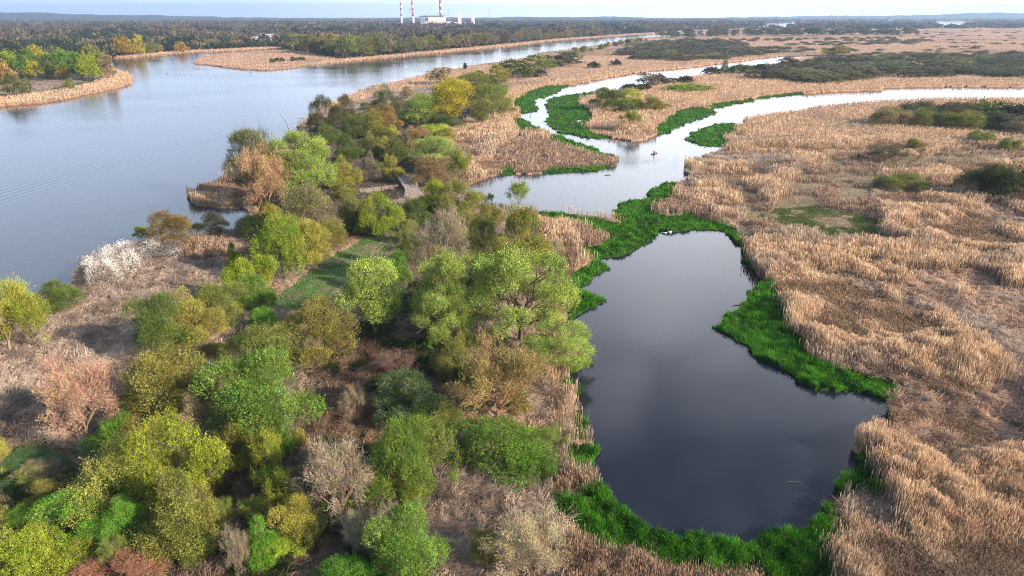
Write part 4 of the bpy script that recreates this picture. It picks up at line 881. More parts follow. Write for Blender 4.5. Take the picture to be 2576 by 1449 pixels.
def belt(poly, n, kinds, cols, wr, hr, name, group, text, sort=True):
    xs = [p[0] for p in poly]; ys = [p[1] for p in poly]; pts = []; tries = 0
    while len(pts) < n and tries < 20000:
        tries += 1; X = prs.uniform(min(xs), max(xs)); Y = prs.uniform(min(ys), max(ys))
        if not inpoly(X, Y, poly): continue
        s = (Y-40)*.30
        if all(abs(X-a)/s/1.3 + abs(Y-b)/s*3.6 > 1 for a, b in pts) or tries > 12000: pts.append((X, Y))
    pts.sort(key=lambda p: (p[0]))
    for i, (X, Y) in enumerate(pts):
        x, y, _ = W(X, Y); D = prs.uniform(*wr)
        plant(prs.choice(kinds), (x, y, .4), D, prs.uniform(*hr), prs.choice(cols), name, text % ordn(i+1), 'bush', group)
SCC = [(.125, .135, .085), (.14, .14, .10), (.11, .12, .07), (.15, .165, .085), (.14, .13, .10), (.19, .20, .095)]
belt([(1905, 195), (1960, 175), (2010, 165), (2120, 150), (2250, 148), (2576, 142), (2620, 142), (2620, 195), (2500, 198), (2440, 190), (2300, 200), (2150, 202), (2050, 212), (1990, 210), (1910, 205)], 95, ['mound', 'mound', 'bush'], SCC, (22, 42), (5.5, 8.5),
     'scrub_mound', 'willow scrub beyond the right channel', '%s grey green mound from the left in the scrub belt beyond the right channel')
belt([(1590, 152), (1560, 132), (1640, 108), (1760, 104), (1850, 112), (1900, 128), (1895, 140), (1800, 153), (1700, 157)], 62, ['mound', 'mound', 'bush'], SCC, (22, 42), (5.5, 8.5),
     'scrub_mound', 'willow scrub above the upper channel', '%s grey green mound from the left in the scrub above the upper channel')
belt([(1850, 133), (1900, 122), (2040, 124), (2045, 132), (1900, 137)], 18, ['mound'], SCC, (16, 26), (3, 5), 'scrub_mound', 'narrow scrub strip on the far marsh', '%s mound from the left in the narrow scrub strip on the far marsh')
belt([(1990, 112), (2150, 104), (2330, 102), (2330, 109), (2130, 116), (1990, 117)], 26, ['mound'], SCC, (16, 28), (3, 5), 'scrub_mound', 'far scrub strip behind the marsh', '%s mound from the left in the far scrub strip')
belt([(2060, 145), (2120, 128), (2300, 132), (2320, 146), (2200, 152)], 14, ['mound', 'bush'], SCC, (12, 20), (3, 5), 'scrub_mound', 'scrub at the end of the upper channel', '%s mound from the left at the blind end of the upper channel')
belt([(1700, 103), (2250, 96), (2250, 101), (1720, 110)], 34, ['mound', 'bush'], SCC, (14, 24), (4, 6), 'scrub_mound', 'scrub in front of the far marsh wood', '%s mound from the left in front of the far marsh wood')
belt([(2180, 78), (2576, 78), (2600, 140), (2340, 135), (2260, 112)], 50, ['mound', 'bush'], SCC, (9, 22), (2, 4), 'scrub_mound', 'scattered bushes on the far plain', '%s bush from the left scattered over the far tan plain')

belt([(-10, 1180), (330, 1240), (420, 1180), (560, 1250), (560, 1440), (300, 1440), (0, 1400)], 20, ['bush', 'upright', 'twigbush'], ['ol', 'yg', 'g', 'sg', 'gy', 'oy'], (3.0, 5.0), (2.2, 4.2), 'small_shrub', 'small shrubs in the bottom left', '%s small shrub from the left in the undergrowth of the bottom left')
belt([(560, 1130), (760, 1120), (940, 1230), (1110, 1240), (1050, 1430), (620, 1440)], 16, ['sparse', 'twigbush', 'bush'], ['ol', 'gy', 'sg', 'gy', 'oy'], (2.2, 3.8), (1.8, 3.4), 'small_shrub', 'small shrubs on the dark litter', '%s small shrub from the left on the dark litter at the bottom')
belt([(330, 900), (560, 900), (520, 1060), (800, 1100), (560, 1110), (330, 1080)], 10, ['bush', 'sparse'], ['dg', 'ol', 'sg'], (2.6, 4.5), (2.0, 3.6), 'small_shrub', 'small shrubs under the largest bushes', '%s small shrub from the left under the largest vivid green bush')
belt([(640, 590), (700, 430), (800, 330), (900, 300), (1000, 330), (1040, 420), (900, 460), (860, 520), (720, 640)], 26, ['bush', 'bush', 'upright'], ['dg', 'ol', 'sg', 'g', 'oy', 'gy'], (4, 7.5), (3.5, 6), 'small_shrub', 'shrubs filling the thicket above the wall', '%s shrub from the left filling the thicket between river and bridge')
belt([(860, 330), (900, 280), (1100, 215), (1260, 200), (1290, 270), (1180, 330), (1100, 400), (1000, 400)], 26, ['bush', 'bush', 'tree'], ['dg', 'ol', 'sg', 'br', 'oy', 'dg'], (5, 9), (4, 7.5), 'small_shrub', 'shrubs filling the upstream thicket', '%s shrub from the left filling the upstream thicket')
belt([(1010, 560), (1130, 470), (1260, 560), (1380, 650), (1360, 720), (1150, 760), (1050, 700)], 20, ['bush', 'bush', 'twigbush'], ['dg', 'ol', 'sg', 'oy', 'gy'], (4, 7), (3.5, 6), 'small_shrub', 'shrubs around the brown twiggy tree', '%s shrub from the left around the big brown twiggy tree')
belt([(1040, 900), (1140, 860), (1380, 1000), (1390, 1200), (1100, 1230), (1060, 1100)], 14, ['bush', 'twigbush'], ['dg', 'ol', 'sg', 'g'], (3, 5.5), (2.5, 4.5), 'small_shrub', 'shrubs under the orange limbed tree', '%s shrub from the left in the undergrowth beside the orange limbed tree')

# ------------------------------------------------------------------ far woods: one mass, beyond counting
def woods():
    r = np.random.default_rng(3); n = 18500
    X = r.uniform(-1000, 3000, n*4); Y = 40+np.exp(r.uniform(np.log(9), np.log(112), n*4)); x, y = unproj(X, Y); c = classify(x, y, False)
    rr = np.hypot(x, y); k = (c == WOOD); k &= ~((np.abs(X-672) < 48) & (Y > 82) & (Y < 112)) & ~((X > 520) & (X < 600) & (Y > 84) & (Y < 96))
    # dark strips of trees on the far right of the plain
    strip = (c == MARSH) & (Y < 74) & (fbm(x/4, y, 260, 3, 70) > .50); k |= strip & (r.random(n*4) < .7)
    idx = np.where(k)[0][:n]; x, y, rr, Y = x[idx], y[idx], rr[idx], Y[idx]; m = len(idx)
    D = np.clip(rr*.015, 11, 50)*r.uniform(.7, 1.3, m); h = np.where(rr > 2500, 16, 15)*(.7+.6*ss(.4, .6, fbm(x, y, 90, 2, 73)))*r.uniform(.6, 1.15, m); h = np.where(Y > 165, h*.5, h)
    pat = fbm(x, y*.6, 170, 3, 71); nk = 46
    col = lerp((.115, .085, .068), (.155, .14, .085), ss(.42, .56, pat)[:, None]); col = np.where((r.random(m) < .05)[:, None], np.array([.19, .18, .08]), col); col = np.where(((pat > .57) & (r.random(m) < .85))[:, None], np.array([.045, .06, .04]), col)
    d = unitv(r.normal(size=(m*nk, 3))); d[:, 2] = np.abs(d[:, 2]); i = np.repeat(np.arange(m), nk)
    lob = r.normal(size=(m, 3, 3))*.16; lo = lob[i, r.integers(0, 3, m*nk)]
    P = np.stack([x[i]+(d[:, 0]*.36+lo[:, 0])*D[i], y[i]+(d[:, 1]*.36+lo[:, 1])*D[i], .3+h[i]*(.12+.72*d[:, 2]+.5*np.abs(lo[:, 2])*d[:, 2])], 1)
    A = unitv(d+r.normal(size=d.shape)*.6+np.array([0, 0, .4])); s = D[i]*.26*r.uniform(.6, 1.3, m*nk)
    V = kites(P-A*(s*.4)[:, None], A, s, s*.34, r); tint = (col*r.uniform(.85, 1.2, (m, 1)))[i]*r.uniform(.88, 1.12, (m*nk, 1))
    o = mesh_np('far_woods', V, quads(V), M_SEDGE, tint); tag(o, 'brown and olive woods stretching from the far river bank to the hills', 'woods', kind='stuff')
woods()

# ------------------------------------------------------------------ hills on the horizon
M_HILL = plain('hill_forest', (.028, .045, .050), 1.0, .35, .004)
def hill(dist, prof, depth, seed_):
    xs = np.linspace(prof[0][0], prof[-1][0], 260); hp = np.interp(xs, [p[0] for p in prof], [p[1] for p in prof])
    f = dist; x = (xs-CX)/FPX*(dist*ct_+CAM_H*st_); top = CAM_H+(40.2-hp)/FPX*dist*1.075 + (fbm(xs, xs*0, 30, 3, seed_)-.5)*dist*.0022
    rows = []
    for t in (0, .25, .5, .75, 1.0, 1.6):
        z = np.where(t < 1, top*math.sin(t*math.pi/2)**.7 if t > 0 else -2+0*top, top if t == 1 else -2+0*top) if t <= 1 else -2+0*top
        z = z + (0 if t in (0, 1.0, 1.6) else (fbm(xs*3, xs*0+t*50, 20, 3, seed_+1)-.5)*20)
        rows.append(np.stack([x*(1+depth*(t-1)/dist), np.full_like(x, dist+depth*(t-1)), z], 1))
    V = np.concatenate(rows); n = len(xs); i = np.arange((len(rows)-1)*(n-1)); a = (i//(n-1))*n+i % (n-1)
    return V, np.stack([a, a+1, a+n+1, a+n], 1)
hv, hf = hill(7200, [(-900, 36), (-300, 33), (0, 33), (130, 34), (175, 36.5), (300, 38), (400, 38.5), (560, 42.5), (800, 45), (1000, 44), (1120, 43.5), (1300, 43.5), (1500, 44), (1640, 47), (1700, 51)], 1500, 80)
h2, f2 = hill(9500, [(1180, 46), (1280, 42), (1400, 42.5), (1540, 41), (1600, 43), (1700, 45), (1900, 47), (2100, 49)], 1300, 84)
h3, f3 = hill(13500, [(1500, 47), (1750, 44.5), (2000, 40.5), (2200, 39.5), (2350, 38), (2400, 35), (2480, 34), (2576, 34.5), (3200, 37)], 2500, 88)
o = mesh_np('hills', np.concatenate([hv, h2, h3]), np.concatenate([hf, f2+len(hv), f3+len(hv)+len(h2)]), M_HILL, smooth=True); tag(o, kind='structure')

# ------------------------------------------------------------------ power station
PD = 3600.0
def PP(X, z): return (X-CX)/FPX*(PD*ct_-(z-CAM_H)*st_)      # x for a photo column at distance PD
def PZ(Y): b = (CY-Y)/FPX; return CAM_H + PD*(-st_+b*ct_)/(ct_+b*st_)
M_WHITE = plain('white_cladding', (.80, .77, .72), .7, .04, .05); M_GREYB = plain('shaded_blue_grey', (.40, .46, .52), .7, .08, .05); M_ROOF = plain('dark_roof', (.10, .12, .16), .8, .2, .05)  # end wall's blue grey is shade put into the white cladding's colour
M_REDP = plain('red_band', (.45, .10, .09), .7, .1, .05); M_CONC = plain('white_band', (.70, .69, .68), .8, .06, .05); M_STEEL = plain('steel', (.25, .26, .28), .6, .1, .5)
def chimney(X, y_bands, rbase, rtop, H, label, dd=0):
    x = PP(X, 60); e = empty('chimney', (x, PD+dd, 0), label=label, cat='chimney', group='power station chimneys')
    zs = [0] + [PZ(y) for y in y_bands]; z = zs[-1]; step = 13.0
    zs = zs + [z+step*(i+1) for i in range(40) if z+step*(i+1) < H] + [H]
    rad = lambda q: rbase+(rtop-rbase)*min(1, q/H)**.6
    for i in range(len(zs)-1):
        red = i % 2 == 1; m = MB().tube([(0, 0, zs[i]), (0, 0, zs[i+1])], [rad(zs[i]), rad(zs[i+1])], 20)
        m.build('red_band' if red else 'white_band', M_REDP if red else M_CONC, e, True)
    for q in (zs[1], zs[4] if len(zs) > 4 else H*.5): MB().tube([(0, 0, q-1), (0, 0, q+1)], [rad(q)+1.6]*2, 20).build('platform', M_STEEL, e)
    return e
chimney(1009.2, [40, 34, 26.5, 21, 14, 8, 1], 5.4, 3.2, 200, 'red and white banded chimney, leftmost of three')
chimney(1038.5, [40, 30, 27, 21, 12, 4.5], 7.0, 3.6, 200, 'red and white banded chimney, middle of three')
chimney(1105, [40, 33, 24.5, 17, 8], 7.0, 5.2, 250, 'red and white banded chimney behind the white boiler house', 70)
e = empty('boiler_house', (PP(1092, 60), PD, 0), label='huge white boiler house of the power station with end wall tinted blue grey for shade', cat='building')
bx = lambda Xa, Xb: ((PP(Xa, 60)+PP(Xb, 60))/2-PP(1092, 60), PP(Xb, 60)-PP(Xa, 60))
zt, zb = PZ(42.6), 0.0; c0, w0 = bx(1076.5, 1119)
MB().box((c0, 20, (zt+zb)/2), (w0, 60, zt-zb)).build('wall', M_WHITE, e)
c1, w1 = bx(1056, 1076.3); g = MB()
MB().box((c1, 24, (zt+zb)/2), (w1, 58, zt-zb)).build('end_wall', M_GREYB, e)
for i in range(5): MB().box((c1-w1/2+w1*(i+.5)/5, -5.5, zt*.68), (1.6, .6, zt*.52)).build('window_strip', M_ROOF, e)
rf = MB().box(((c0+c1)/2+2, 22, zt+2.0), (w0+w1-6, 50, 4)); 
for i in range(9): rf.box((c1-w1/2+8+(w0+w1-16)*i/8, 20, zt+5), (9, 40, 2.4))
rf.build('roof', M_ROOF, e)
for i in range(8): MB().tube([(c1-w1/2+20+i*16.5, 20, zt+5), (c1-w1/2+20+i*16.5, 20, zt+15+(10 if i == 1 else 0))], .9, 6).build('vent_stack', M_STEEL, e)
e = empty('turbine_hall', (PP(1105, 20), PD-60, 0), label='long low white turbine hall in front of the boiler house', cat='building')
c, ww = (PP(1129, 20)-PP(1076, 20)), 0; MB().box((3, 0, 12), (PP(1137, 20)-PP(1074, 20), 30, 24)).build('wall', M_WHITE, e); MB().box((3, 0, 25), (PP(1138, 20)-PP(1074, 20), 33, 2)).build('roof', M_WHITE, e)
wn = MB(); [wn.box((3-45+i*11, -15.3, 11), (5, .5, 8)) for i in range(9)]; wn.build('windows', M_ROOF, e)
for X, lab, ext in ((1155.5, 'white stepped tower right of the power station, left one of two', 0), (1189, 'white stepped tower right of the power station, right one of two', 1)):
    e = empty('silo_tower', (PP(X, 40), PD-20, 0), label=lab, cat='tower', group='white towers of the power station')
    MB().box((3, 0, 24), (15, 15, 48)).build('wall', M_WHITE, e); MB().box((-2, 0, 54), (6, 8, 30)).build('turret', M_WHITE, e); MB().box((-2, 0, 69.6), (7, 9, 1.2)).build('roof', M_GREYB, e)
    MB().box((-22 if ext else -18, 0, 11), (36 if ext else 24, 12, 22)).build('annex', M_WHITE, e)
for X, lab in ((1028.5, 'thin lattice mast between the two left chimneys'), (1128, 'thin lattice mast right of the boiler house'), (1230, 'small lattice mast standing apart on the right')):
    e = empty('lattice_mast', (PP(X, 40), PD+40, 0), label=lab, cat='mast'); H = 84
    for s1 in (-1, 1): MB().tube([(s1*3.5, 0, 0), (s1*.5, 0, H)], .35, 4).build('leg', M_STEEL, e)
    q = MB(); [q.box((0, 0, H-4-i*8), (14-2*i, .5, .6)) for i in range(3)]; q.build('crossarm', M_STEEL, e)

# ------------------------------------------------------------------ village and sheds
M_WALLS = [plain('pale_render', (.62, .60, .56), .9, .08, .4), plain('grey_render', (.35, .36, .38), .9, .08, .4), plain('cream_render', (.55, .48, .38), .9, .08, .4)]
M_ROOFS = [plain('slate_roof', (.12, .13, .16), .8, .15, .5), plain('red_roof', (.28, .12, .09), .8, .15, .5), plain('pale_roof', (.50, .52, .56), .6, .1, .5)]
M_WIN = plain('window_glass', (.03, .035, .045), .2, .05, 1)
def house(X, Y, w_, d_, h_, wm, rm, rz, name, label, cat, group=None, wins=3):
    x, y, _ = W(X, Y); e = empty(name, (x, y, .4), rz, label=label, cat=cat, group=group)
    MB().box((0, 0, h_/2), (w_, d_, h_)).build('wall', wm, e)
    rh = d_*.42; o = .5; r_ = MB(); a, b = w_/2+o, d_/2+o
    r_.add([(-a, -b, h_-.2), (a, -b, h_-.2), (a, b, h_-.2), (-a, b, h_-.2), (-a, 0, h_+rh), (a, 0, h_+rh)], [(0, 1, 5, 4), (2, 3, 4, 5), (1, 2, 5), (3, 0, 4), (3, 2, 1, 0)])
    ro = r_.build('roof', rm, e); MB().box((w_*.2, d_*.15, h_+rh*.9), (.8, .8, 1.8)).build('chimney', wm, ro)
    for i in range(wins): MB().box((-w_/2+w_*(i+.5)/wins, -d_/2-.03, h_*.55), (w_/wins*.4, .1, h_*.35)).build('window', M_WIN, e)
hs = sorted([(prs.uniform(634, 712), prs.uniform(92, 112)) for i in range(26)])
for i, (X, Y) in enumerate(hs):
    house(X, Y, prs.uniform(9, 14), prs.uniform(7, 9), prs.uniform(3.5, 6.5), prs.choice(M_WALLS), prs.choice(M_ROOFS), prs.uniform(-.5, .5), 'house', '%s small house from the left in the village behind the inlet' % ordn(i+1), 'house', 'village houses', 2)
house(560, 92, 20, 12, 4, M_WALLS[0], M_ROOFS[2], .1, 'shed', 'long pale shed left of the village, left one of two', 'shed', 'pale sheds')
house(583, 93, 19, 12, 5, M_WALLS[0], M_ROOFS[2], -.1, 'shed', 'long pale shed left of the village, right one of two', 'shed', 'pale sheds')
house(127, 80, 44, 18, 5, M_WALLS[0], M_ROOFS[2], .05, 'warehouse', 'long white warehouse in the woods on the far left', 'warehouse')
house(1361, 84, 14, 10, 6, M_WALLS[2], M_ROOFS[1], .2, 'house', 'cream house alone in the woods by the far river bend', 'house')

# ------------------------------------------------------------------ dead tree, stakes, buoys, jetty
r = np.random.default_rng(77); x, y, _ = W(340, 141); e = empty('dead_tree', (x, y, .4), label='white dead tree without twigs on the inlet bank', cat='tree')
pt = [((0, 0, -.3), (.4, 0, 8), (-.5, 0, 17))]; tr = MB().tube([(0, 0, -.3), (.3, 0, 6), (-.2, 0, 12), (-.8, 0, 18)], [.7, .6, .45, .15], 7).build('trunk', M_BARKW, e)
for a, z, l in ((1, 8, 3.5), (-1, 10, 4), (1, 12.5, 3), (-1, 14.5, 2.5), (1, 16, 1.6)): MB().tube([(0, 0, z), (a*l*.6, .3, z+1.0), (a*l, .2, z+2.4)], [.28, .18, .06], 5).build('limb', M_BARKW, e)
M_WOOD = plain('weathered_wood', (.20, .17, .14), .95, .35, 3, .4); M_RAIL = plain('railing_wood', (.42, .36, .30), .9, .2, 2.0)
M_WOODP = plain('pale_planks', (.27, .255, .25), .95, .3, 2.5, .3); M_RUST = plain('rusty_brick', (.22, .10, .065), .95, .35, 2.5, .4); M_STONE = plain('stone', (.22, .19, .17), .95, .4, 1.6, .6)
stk = [(485, 172, 2.4), (492, 172, 1.6), (496, 173, 2.0), (502, 173, 1.5), (519, 176, 2.6), (1331, 293, 1.1), (1335, 293, 1.0), (1683, 206, 2.0), (1691, 205, 2.2), (1697, 204, 1.6), (1706, 203, 2.3)]
for i, (X, Y, h) in enumerate(stk):
    x, y, _ = W(X, Y); g = 'stakes by the reed spit' if i < 5 else ('posts in the narrow channel' if i < 7 else 'stakes in the upper channel'); k = i if i < 5 else (i-5 if i < 7 else i-7)
    o = MB().tube([(0, 0, -1), (prs.uniform(-.1, .1), 0, h*.5), (prs.uniform(-.2, .2), 0, h)], [.09+.00009*y]*3, 6).build('stake', M_WOOD, None, loc=(x, y, 0))
    tag(o, '%s wooden %s from the left %s' % (ordn(k+1), 'stake' if i != 5 and i != 6 else 'post', {0: 'standing in the river off the reed spit', 1: 'in the narrow channel by the sedge', 2: 'standing in the upper channel'}[0 if i < 5 else 1 if i < 7 else 2]), 'stake', g)
for X, Y, lab in ((419, 185, 'small dark buoy floating on the river, left one'), (630, 182, 'small dark buoy floating off the tan spit, right one')):
    x, y, _ = W(X, Y); e = empty('buoy', (x, y, 0), label=lab, cat='buoy', group='river buoys'); MB().tube([(0, 0, -.3), (0, 0, .5), (0, 0, .9)], [.5, .5, .15], 12).build('float', M_ROOF, e); MB().tube([(0, 0, .9), (0, 0, 1.5)], .06, 6).build('staff', M_ROOF, e)
x, y, _ = W(757, 302); e = empty('jetty', (x, y, 0), .3, label='little wooden fishing jetty on the river bank', cat='jetty')
MB().box((0, 0, .75), (3.4, 1.3, .12)).build('deck', M_WOOD, e)
for a in (-1.4, 1.4):
    for b in (-.5, .5): MB().tube([(a, b, -1), (a, b, 1.5)], .09, 6).build('post', M_WOOD, e)
def curve_log(X, Y, L, rz, label, cat='branch', r0=.07):
    x, y, _ = W(X, Y); m = MB().tube([(-L/2, 0, .05), (0, L*.06, .12), (L*.5, -.05*L, .10)], [r0, r0*.8, r0*.3], 6).tube([(0, L*.06, .12), (L*.18, L*.22, .3)], [r0*.6, r0*.2], 5).tube([(L*.2, L*.03, .1), (L*.36, -L*.16, .15)], [r0*.5, r0*.2], 5)
    o = m.build('floating_branch', M_WOOD, None, loc=(x, y, 0)); o.rotation_euler[2] = rz; tag(o, label, cat)
curve_log(1870, 768, 4.6, .2, 'pale fallen branch lying out from the right sedge bank'); curve_log(2003, 1216, 1.7, -.3, 'small twig floating near the bottom of the pond', r0=.035)
curve_log(1196, 468, 5, .4, 'drowned branch at the corner of the bay', r0=.08); curve_log(1529, 441, 2.2, 0, 'dark floating log off the tip of the reed spit', r0=.13)

# ------------------------------------------------------------------ bridge and walls
pL0, pL1 = np.array(W(1019, 474, 2.4)), np.array(W(1000, 446, 2.4)); pR0, pR1 = np.array(W(1052, 474, 2.4)), np.array(W(1027, 444, 2.4))
ca = (pL0+pR0)/2; cb = (pL1+pR1)/2; ax = cb-ca; Lb = float(np.linalg.norm(ax[:2])); Wb = float(np.linalg.norm((pR0-pL0)[:2])); rzb = math.atan2(ax[1], ax[0])
e = empty('bridge', (float((ca+cb)[0]/2), float((ca+cb)[1]/2), 0), rzb, label='old narrow bridge with a grey plank deck, railings and rusty brick sides', cat='bridge')
dk = MB(); npl = 26
for i in range(npl): dk.box((-Lb/2+Lb*(i+.5)/npl, 0, 2.36+.015*((i*7) % 3)), (Lb/npl*.93, Wb, .12))
dk.build('deck', M_WOODP, e)
for s in (-1, 1):
    rl = MB(); rl.tube([(-Lb/2, s*(Wb/2-.05), 3.5), (Lb/2, s*(Wb/2-.05), 3.5)], .085, 6).tube([(-Lb/2, s*(Wb/2-.05), 3.0), (Lb/2, s*(Wb/2-.05), 3.0)], .04, 6)
    ro = rl.build('railing', M_RAIL, e)
    for i in range(7): MB().tube([(-Lb/2+Lb*i/6, s*(Wb/2-.05), 2.42), (-Lb/2+Lb*i/6, s*(Wb/2-.05), 3.6)], .08, 6).build('post', M_RAIL, ro)
    MB().box((0, s*(Wb/2-.25), 2.05), (Lb, .22, .46)).build('girder', M_RUST, e)
for s in (-1, 1): MB().box((s*(Lb/2-.8), 0, .95), (1.4, Wb+.5, 1.9)).build('abutment', M_STONE, e)
M_TRACK = plain('trodden_earth', (.26, .22, .18), 1.0, .35, 1.2, .5)
for s in (-1, 1):      # earth ramps leading on to the deck
    x0_, x1_, h0_, h1_ = s*Lb/2, s*(Lb/2+8.5), 2.34, .25; a_, b_ = Wb/2, Wb/2+.5; n_ = 1.6
    MB().add([(x0_, -a_, h0_), (x0_, a_, h0_), (x1_, b_, h1_), (x1_, -b_, h1_), (x0_, -a_-n_, -.1), (x0_, a_+n_, -.1), (x1_, b_+n_, -.1), (x1_, -b_-n_, -.1)], [(0, 1, 2, 3), (1, 5, 6, 2), (3, 7, 4, 0), (2, 6, 7, 3), (0, 4, 5, 1)]).build('ramp', M_TRACK, e)
st2 = MB(); [st2.tube([(-Lb/2+Lb*t, Wb/2-.25, 1.85), (-Lb/2+Lb*t, Wb/2+.7, .1)], .1, 5) for t in (.3, .45, .6, .75)]; st2.build('strut', M_RUST, e)
a = np.array(W(905, 492, 0)); b = np.array(W(1000, 481, 0)); m_ = (a+b)/2; Lw = float(np.linalg.norm(b-a)); rzw = math.atan2(b[1]-a[1], b[0]-a[0])
e = empty('retaining_wall', (float(m_[0]), float(m_[1]), 0), rzw, label='low stone retaining wall with pillars left of the bridge', cat='wall')
MB().box((0, 0, .9), (Lw, .6, 1.8)).build('wall', M_STONE, e); MB().box((0, 0, 1.9), (Lw+.4, .9, .2)).build('coping', M_STONE, e)
for t in (-.48, -.1, .1, .45): MB().box((Lw*t, -.42, .95), (.6, .25, 1.9)).build('pillar', M_RUST if t > .4 else M_STONE, e)

# ------------------------------------------------------------------ kayak, paddler, swans
x, y, _ = W(1645, 387); kz = .75
e = empty('kayak', (x, y, 0), kz, label='small red kayak on the bay', cat='kayak')
M_KR = plain('red_hull', (.14, .035, .03), .4, .05, 2); M_DARK = plain('dark_clothing', (.02, .02, .025), .9, .2, 8); M_SKIN = plain('skin', (.45, .28, .20), .7, .05, 5); M_PAD = plain('paddle_black', (.03, .03, .03), .5, .1, 5)
def loft(sec, n=14):
    V = []; F = []
    for (px_, w_, z0_, z1_) in sec:
        for k in range(n):
            t = 2*math.pi*k/n; V.append((px_, math.cos(t)*w_/2, (z0_+z1_)/2+math.sin(t)*(z1_-z0_)/2))
    for i in range(len(sec)-1):
        for k in range(n): F.append((i*n+k, (i+1)*n+k, (i+1)*n+(k+1) % n, i*n+(k+1) % n))
    F.append(tuple(range(n))); F.append(tuple((len(sec)-1)*n+k for k in range(n))[::-1]); return V, F
V, F = loft([(-2.3, .03, .22, .30), (-1.9, .26, .02, .33), (-1.1, .56, -.10, .34), (0, .70, -.12, .33), (1.1, .56, -.10, .34), (1.9, .26, .02, .36), (2.3, .03, .24, .36)])
MB().add(V, F).build('hull', M_KR, e, True)
V, F = loft([(-.55, .1, .33, .37), (-.35, .46, .31, .40), (.1, .50, .31, .40), (.45, .3, .32, .40), (.6, .08, .33, .37)]); MB().add(V, F).build('cockpit', M_DARK, e, True)
def skinned(name, verts, edges, rad, mat, parent, loc=(0, 0, 0), sub=2):
    me = bpy.data.meshes.new(name); me.from_pydata(verts, edges, []); o = bpy.data.objects.new(name, me); C.objects.link(o); me.materials.append(mat)
    if parent: o.parent = parent
    o.location = loc; m = o.modifiers.new('skin', 'SKIN'); s = o.modifiers.new('sub', 'SUBSURF'); s.levels = sub; s.render_levels = sub
    for i, q in enumerate(rad): me.skin_vertices[0].data[i].radius = (q, q) if not hasattr(q, '__len__') else q
    me.skin_vertices[0].data[0].use_root = True; return o
pe = empty('person', (x, y, 0), kz, label='person in dark clothes paddling the red kayak', cat='person')
vs = [(-.15, 0, .40), (-.17, 0, .58), (-.14, 0, .80), (-.10, 0, .96), (-.06, 0, 1.04), (-.12, .20, .92), (.05, .33, .72), (.28, .34, .86), (-.12, -.20, .92), (.05, -.33, .78), (.26, -.30, 1.02), (.15, .10, .42), (.60, .12, .44), (.15, -.10, .42), (.60, -.12, .44)]
ed = [(0, 1), (1, 2), (2, 3), (3, 4), (3, 5), (5, 6), (6, 7), (3, 8), (8, 9), (9, 10), (0, 11), (11, 12), (0, 13), (13, 14)]
skinned('body', vs, ed, [(.17, .14), (.16, .13), (.19, .14), (.13, .10), .06, .075, .055, .04, .075, .055, .04, .09, .06, .09, .06], M_DARK, pe)
skinned('head', [(-.05, 0, 1.06), (-.02, 0, 1.14), (-.02, 0, 1.24), (.05, 0, 1.13)], [(0, 1), (1, 2), (1, 3)], [.055, .10, .085, .03], M_SKIN, pe, sub=1)
V, F = loft([(-.15, .12, 1.12, 1.24), (-.08, .22, 1.10, 1.33), (.02, .22, 1.20, 1.35), (.08, .14, 1.24, 1.32)]); MB().add(V, F).build('hair', M_DARK, pe, True)
for s, c_ in ((1, (.30, .34, .87)), (-1, (.28, -.30, 1.03))):
    v = [(c_[0]-.03, c_[1], c_[2]), (c_[0]+.05, c_[1], c_[2])]; ee = [(0, 1)]; rd = [.035, .04]
    for q in range(4): v += [(c_[0]+.09, c_[1]+(q-1.5)*.022, c_[2]+.02), (c_[0]+.10, c_[1]+(q-1.5)*.022, c_[2]-.02-.004*q)]; ee += [(1, 2+2*q), (2+2*q, 3+2*q)]; rd += [.011, .009]
    v += [(c_[0]+.06, c_[1]-s*.05, c_[2]-.03)]; ee += [(1, 10)]; rd += [.012]
    skinned('hand', v, ee, rd, M_SKIN, pe, sub=1)
pdl = empty('paddle', (x, y, 0), kz, label='double bladed paddle held by the person in the kayak', cat='paddle')
MB().tube([(.33, 1.0, .45), (.33, -.95, 1.40)], .022, 6).build('shaft', M_PAD, pdl)
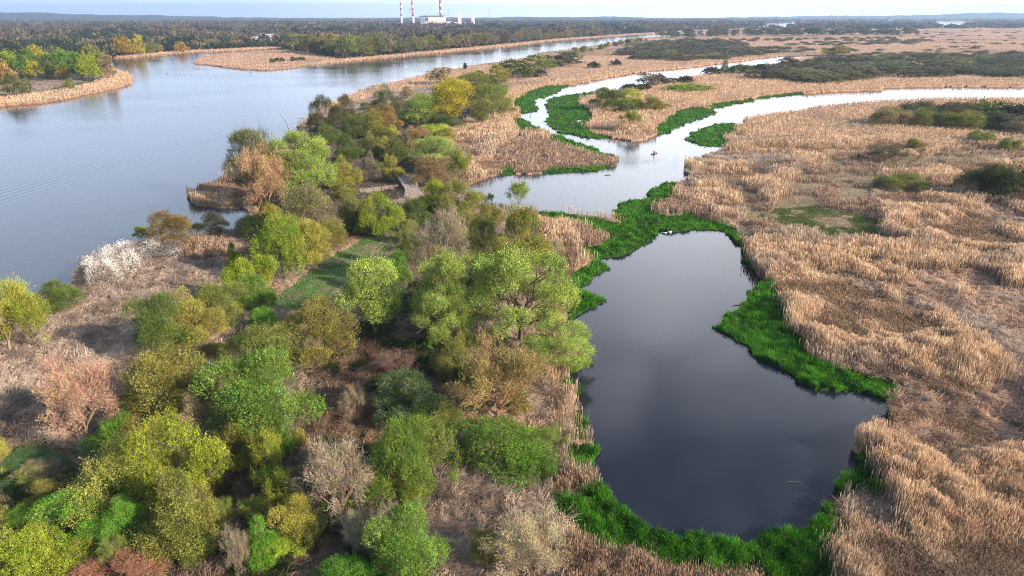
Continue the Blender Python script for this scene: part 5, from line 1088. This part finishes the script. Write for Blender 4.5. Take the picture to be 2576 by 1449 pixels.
for s, c_ in ((1, (.33, 1.16, .37)), (-1, (.33, -1.12, 1.48))):
    V, F = loft([(-.24, .06, -.015, .015), (-.1, .18, -.02, .02), (.12, .20, -.02, .02), (.24, .10, -.012, .012)], 10)
    o = MB().add(V, F).build('blade', M_PAD, pdl, True); o.location = c_; o.rotation_euler = (0, R(25)*1, R(90)); o.rotation_euler = (R(20), 0, R(90))
M_SWAN = plain('white_feathers', (.82, .81, .80), .9, .05, 6); M_BILL = plain('orange_bill', (.55, .20, .04), .6, .1, 5)
for X, Y, rz, lab, up in ((1673, 588, 2.9, 'white swan at the upper edge of the pond, left one, head low', 0), (1686, 586, .5, 'white swan at the upper edge of the pond, right one, neck raised', 1)):
    x, y, _ = W(X, Y); e = empty('swan', (x, y, .03), rz, label=lab, cat='swan', group='swans on the pond')
    e.scale = (.85, .85, .85)
    nk = [(.42, 0, .28), (.55, 0, .45), (.50, 0, .66), (.56, 0, .80), (.68, 0, .78)] if up else [(.42, 0, .25), (.62, 0, .34), (.82, 0, .34), (.98, 0, .22), (1.06, 0, .12)]
    skinned('body', [(0, 0, .16), (.25, 0, .18)]+nk+[(-.35, 0, .20), (-.62, 0, .30)], [(0, 1), (1, 2), (2, 3), (3, 4), (4, 5), (5, 6), (0, 7), (7, 8)], [(.26, .20), (.22, .18), .09, .055, .05, .06, .04, (.20, .15), .04], M_SWAN, e)
    t = nk[-1]; MB().tube([t, (t[0]+.13, 0, t[2]-.05)], [.035, .012], 6).build('bill', M_BILL, e)
    for s in (-1, 1):
        V, F = loft([(-.60, .05, .28, .34), (-.3, .16, .16, .42), (.05, .18, .12, .42), (.3, .08, .16, .32)], 10); o = MB().add(V, F).build('wing', M_SWAN, e, True); o.location = (0, s*.17, 0)

# ------------------------------------------------------------------ haze: the air between here and the hills
hm, t = newmat('haze'); out = N(t, 'ShaderNodeOutputMaterial'); pv = N(t, 'ShaderNodeVolumePrincipled'); pv.inputs['Color'].default_value = (.48, .70, 1.0, 1); pv.inputs['Density'].default_value = 0.00009; pv.inputs['Anisotropy'].default_value = 0.2
t.links.new(pv.outputs[0], out.inputs['Volume'])
o = MB().box((0, 8500, 149), (180000, 19000, 302)).build('haze', hm); tag(o, 'thin pale blue air over the whole landscape', 'haze', kind='stuff')
print('objects', len(bpy.data.objects))
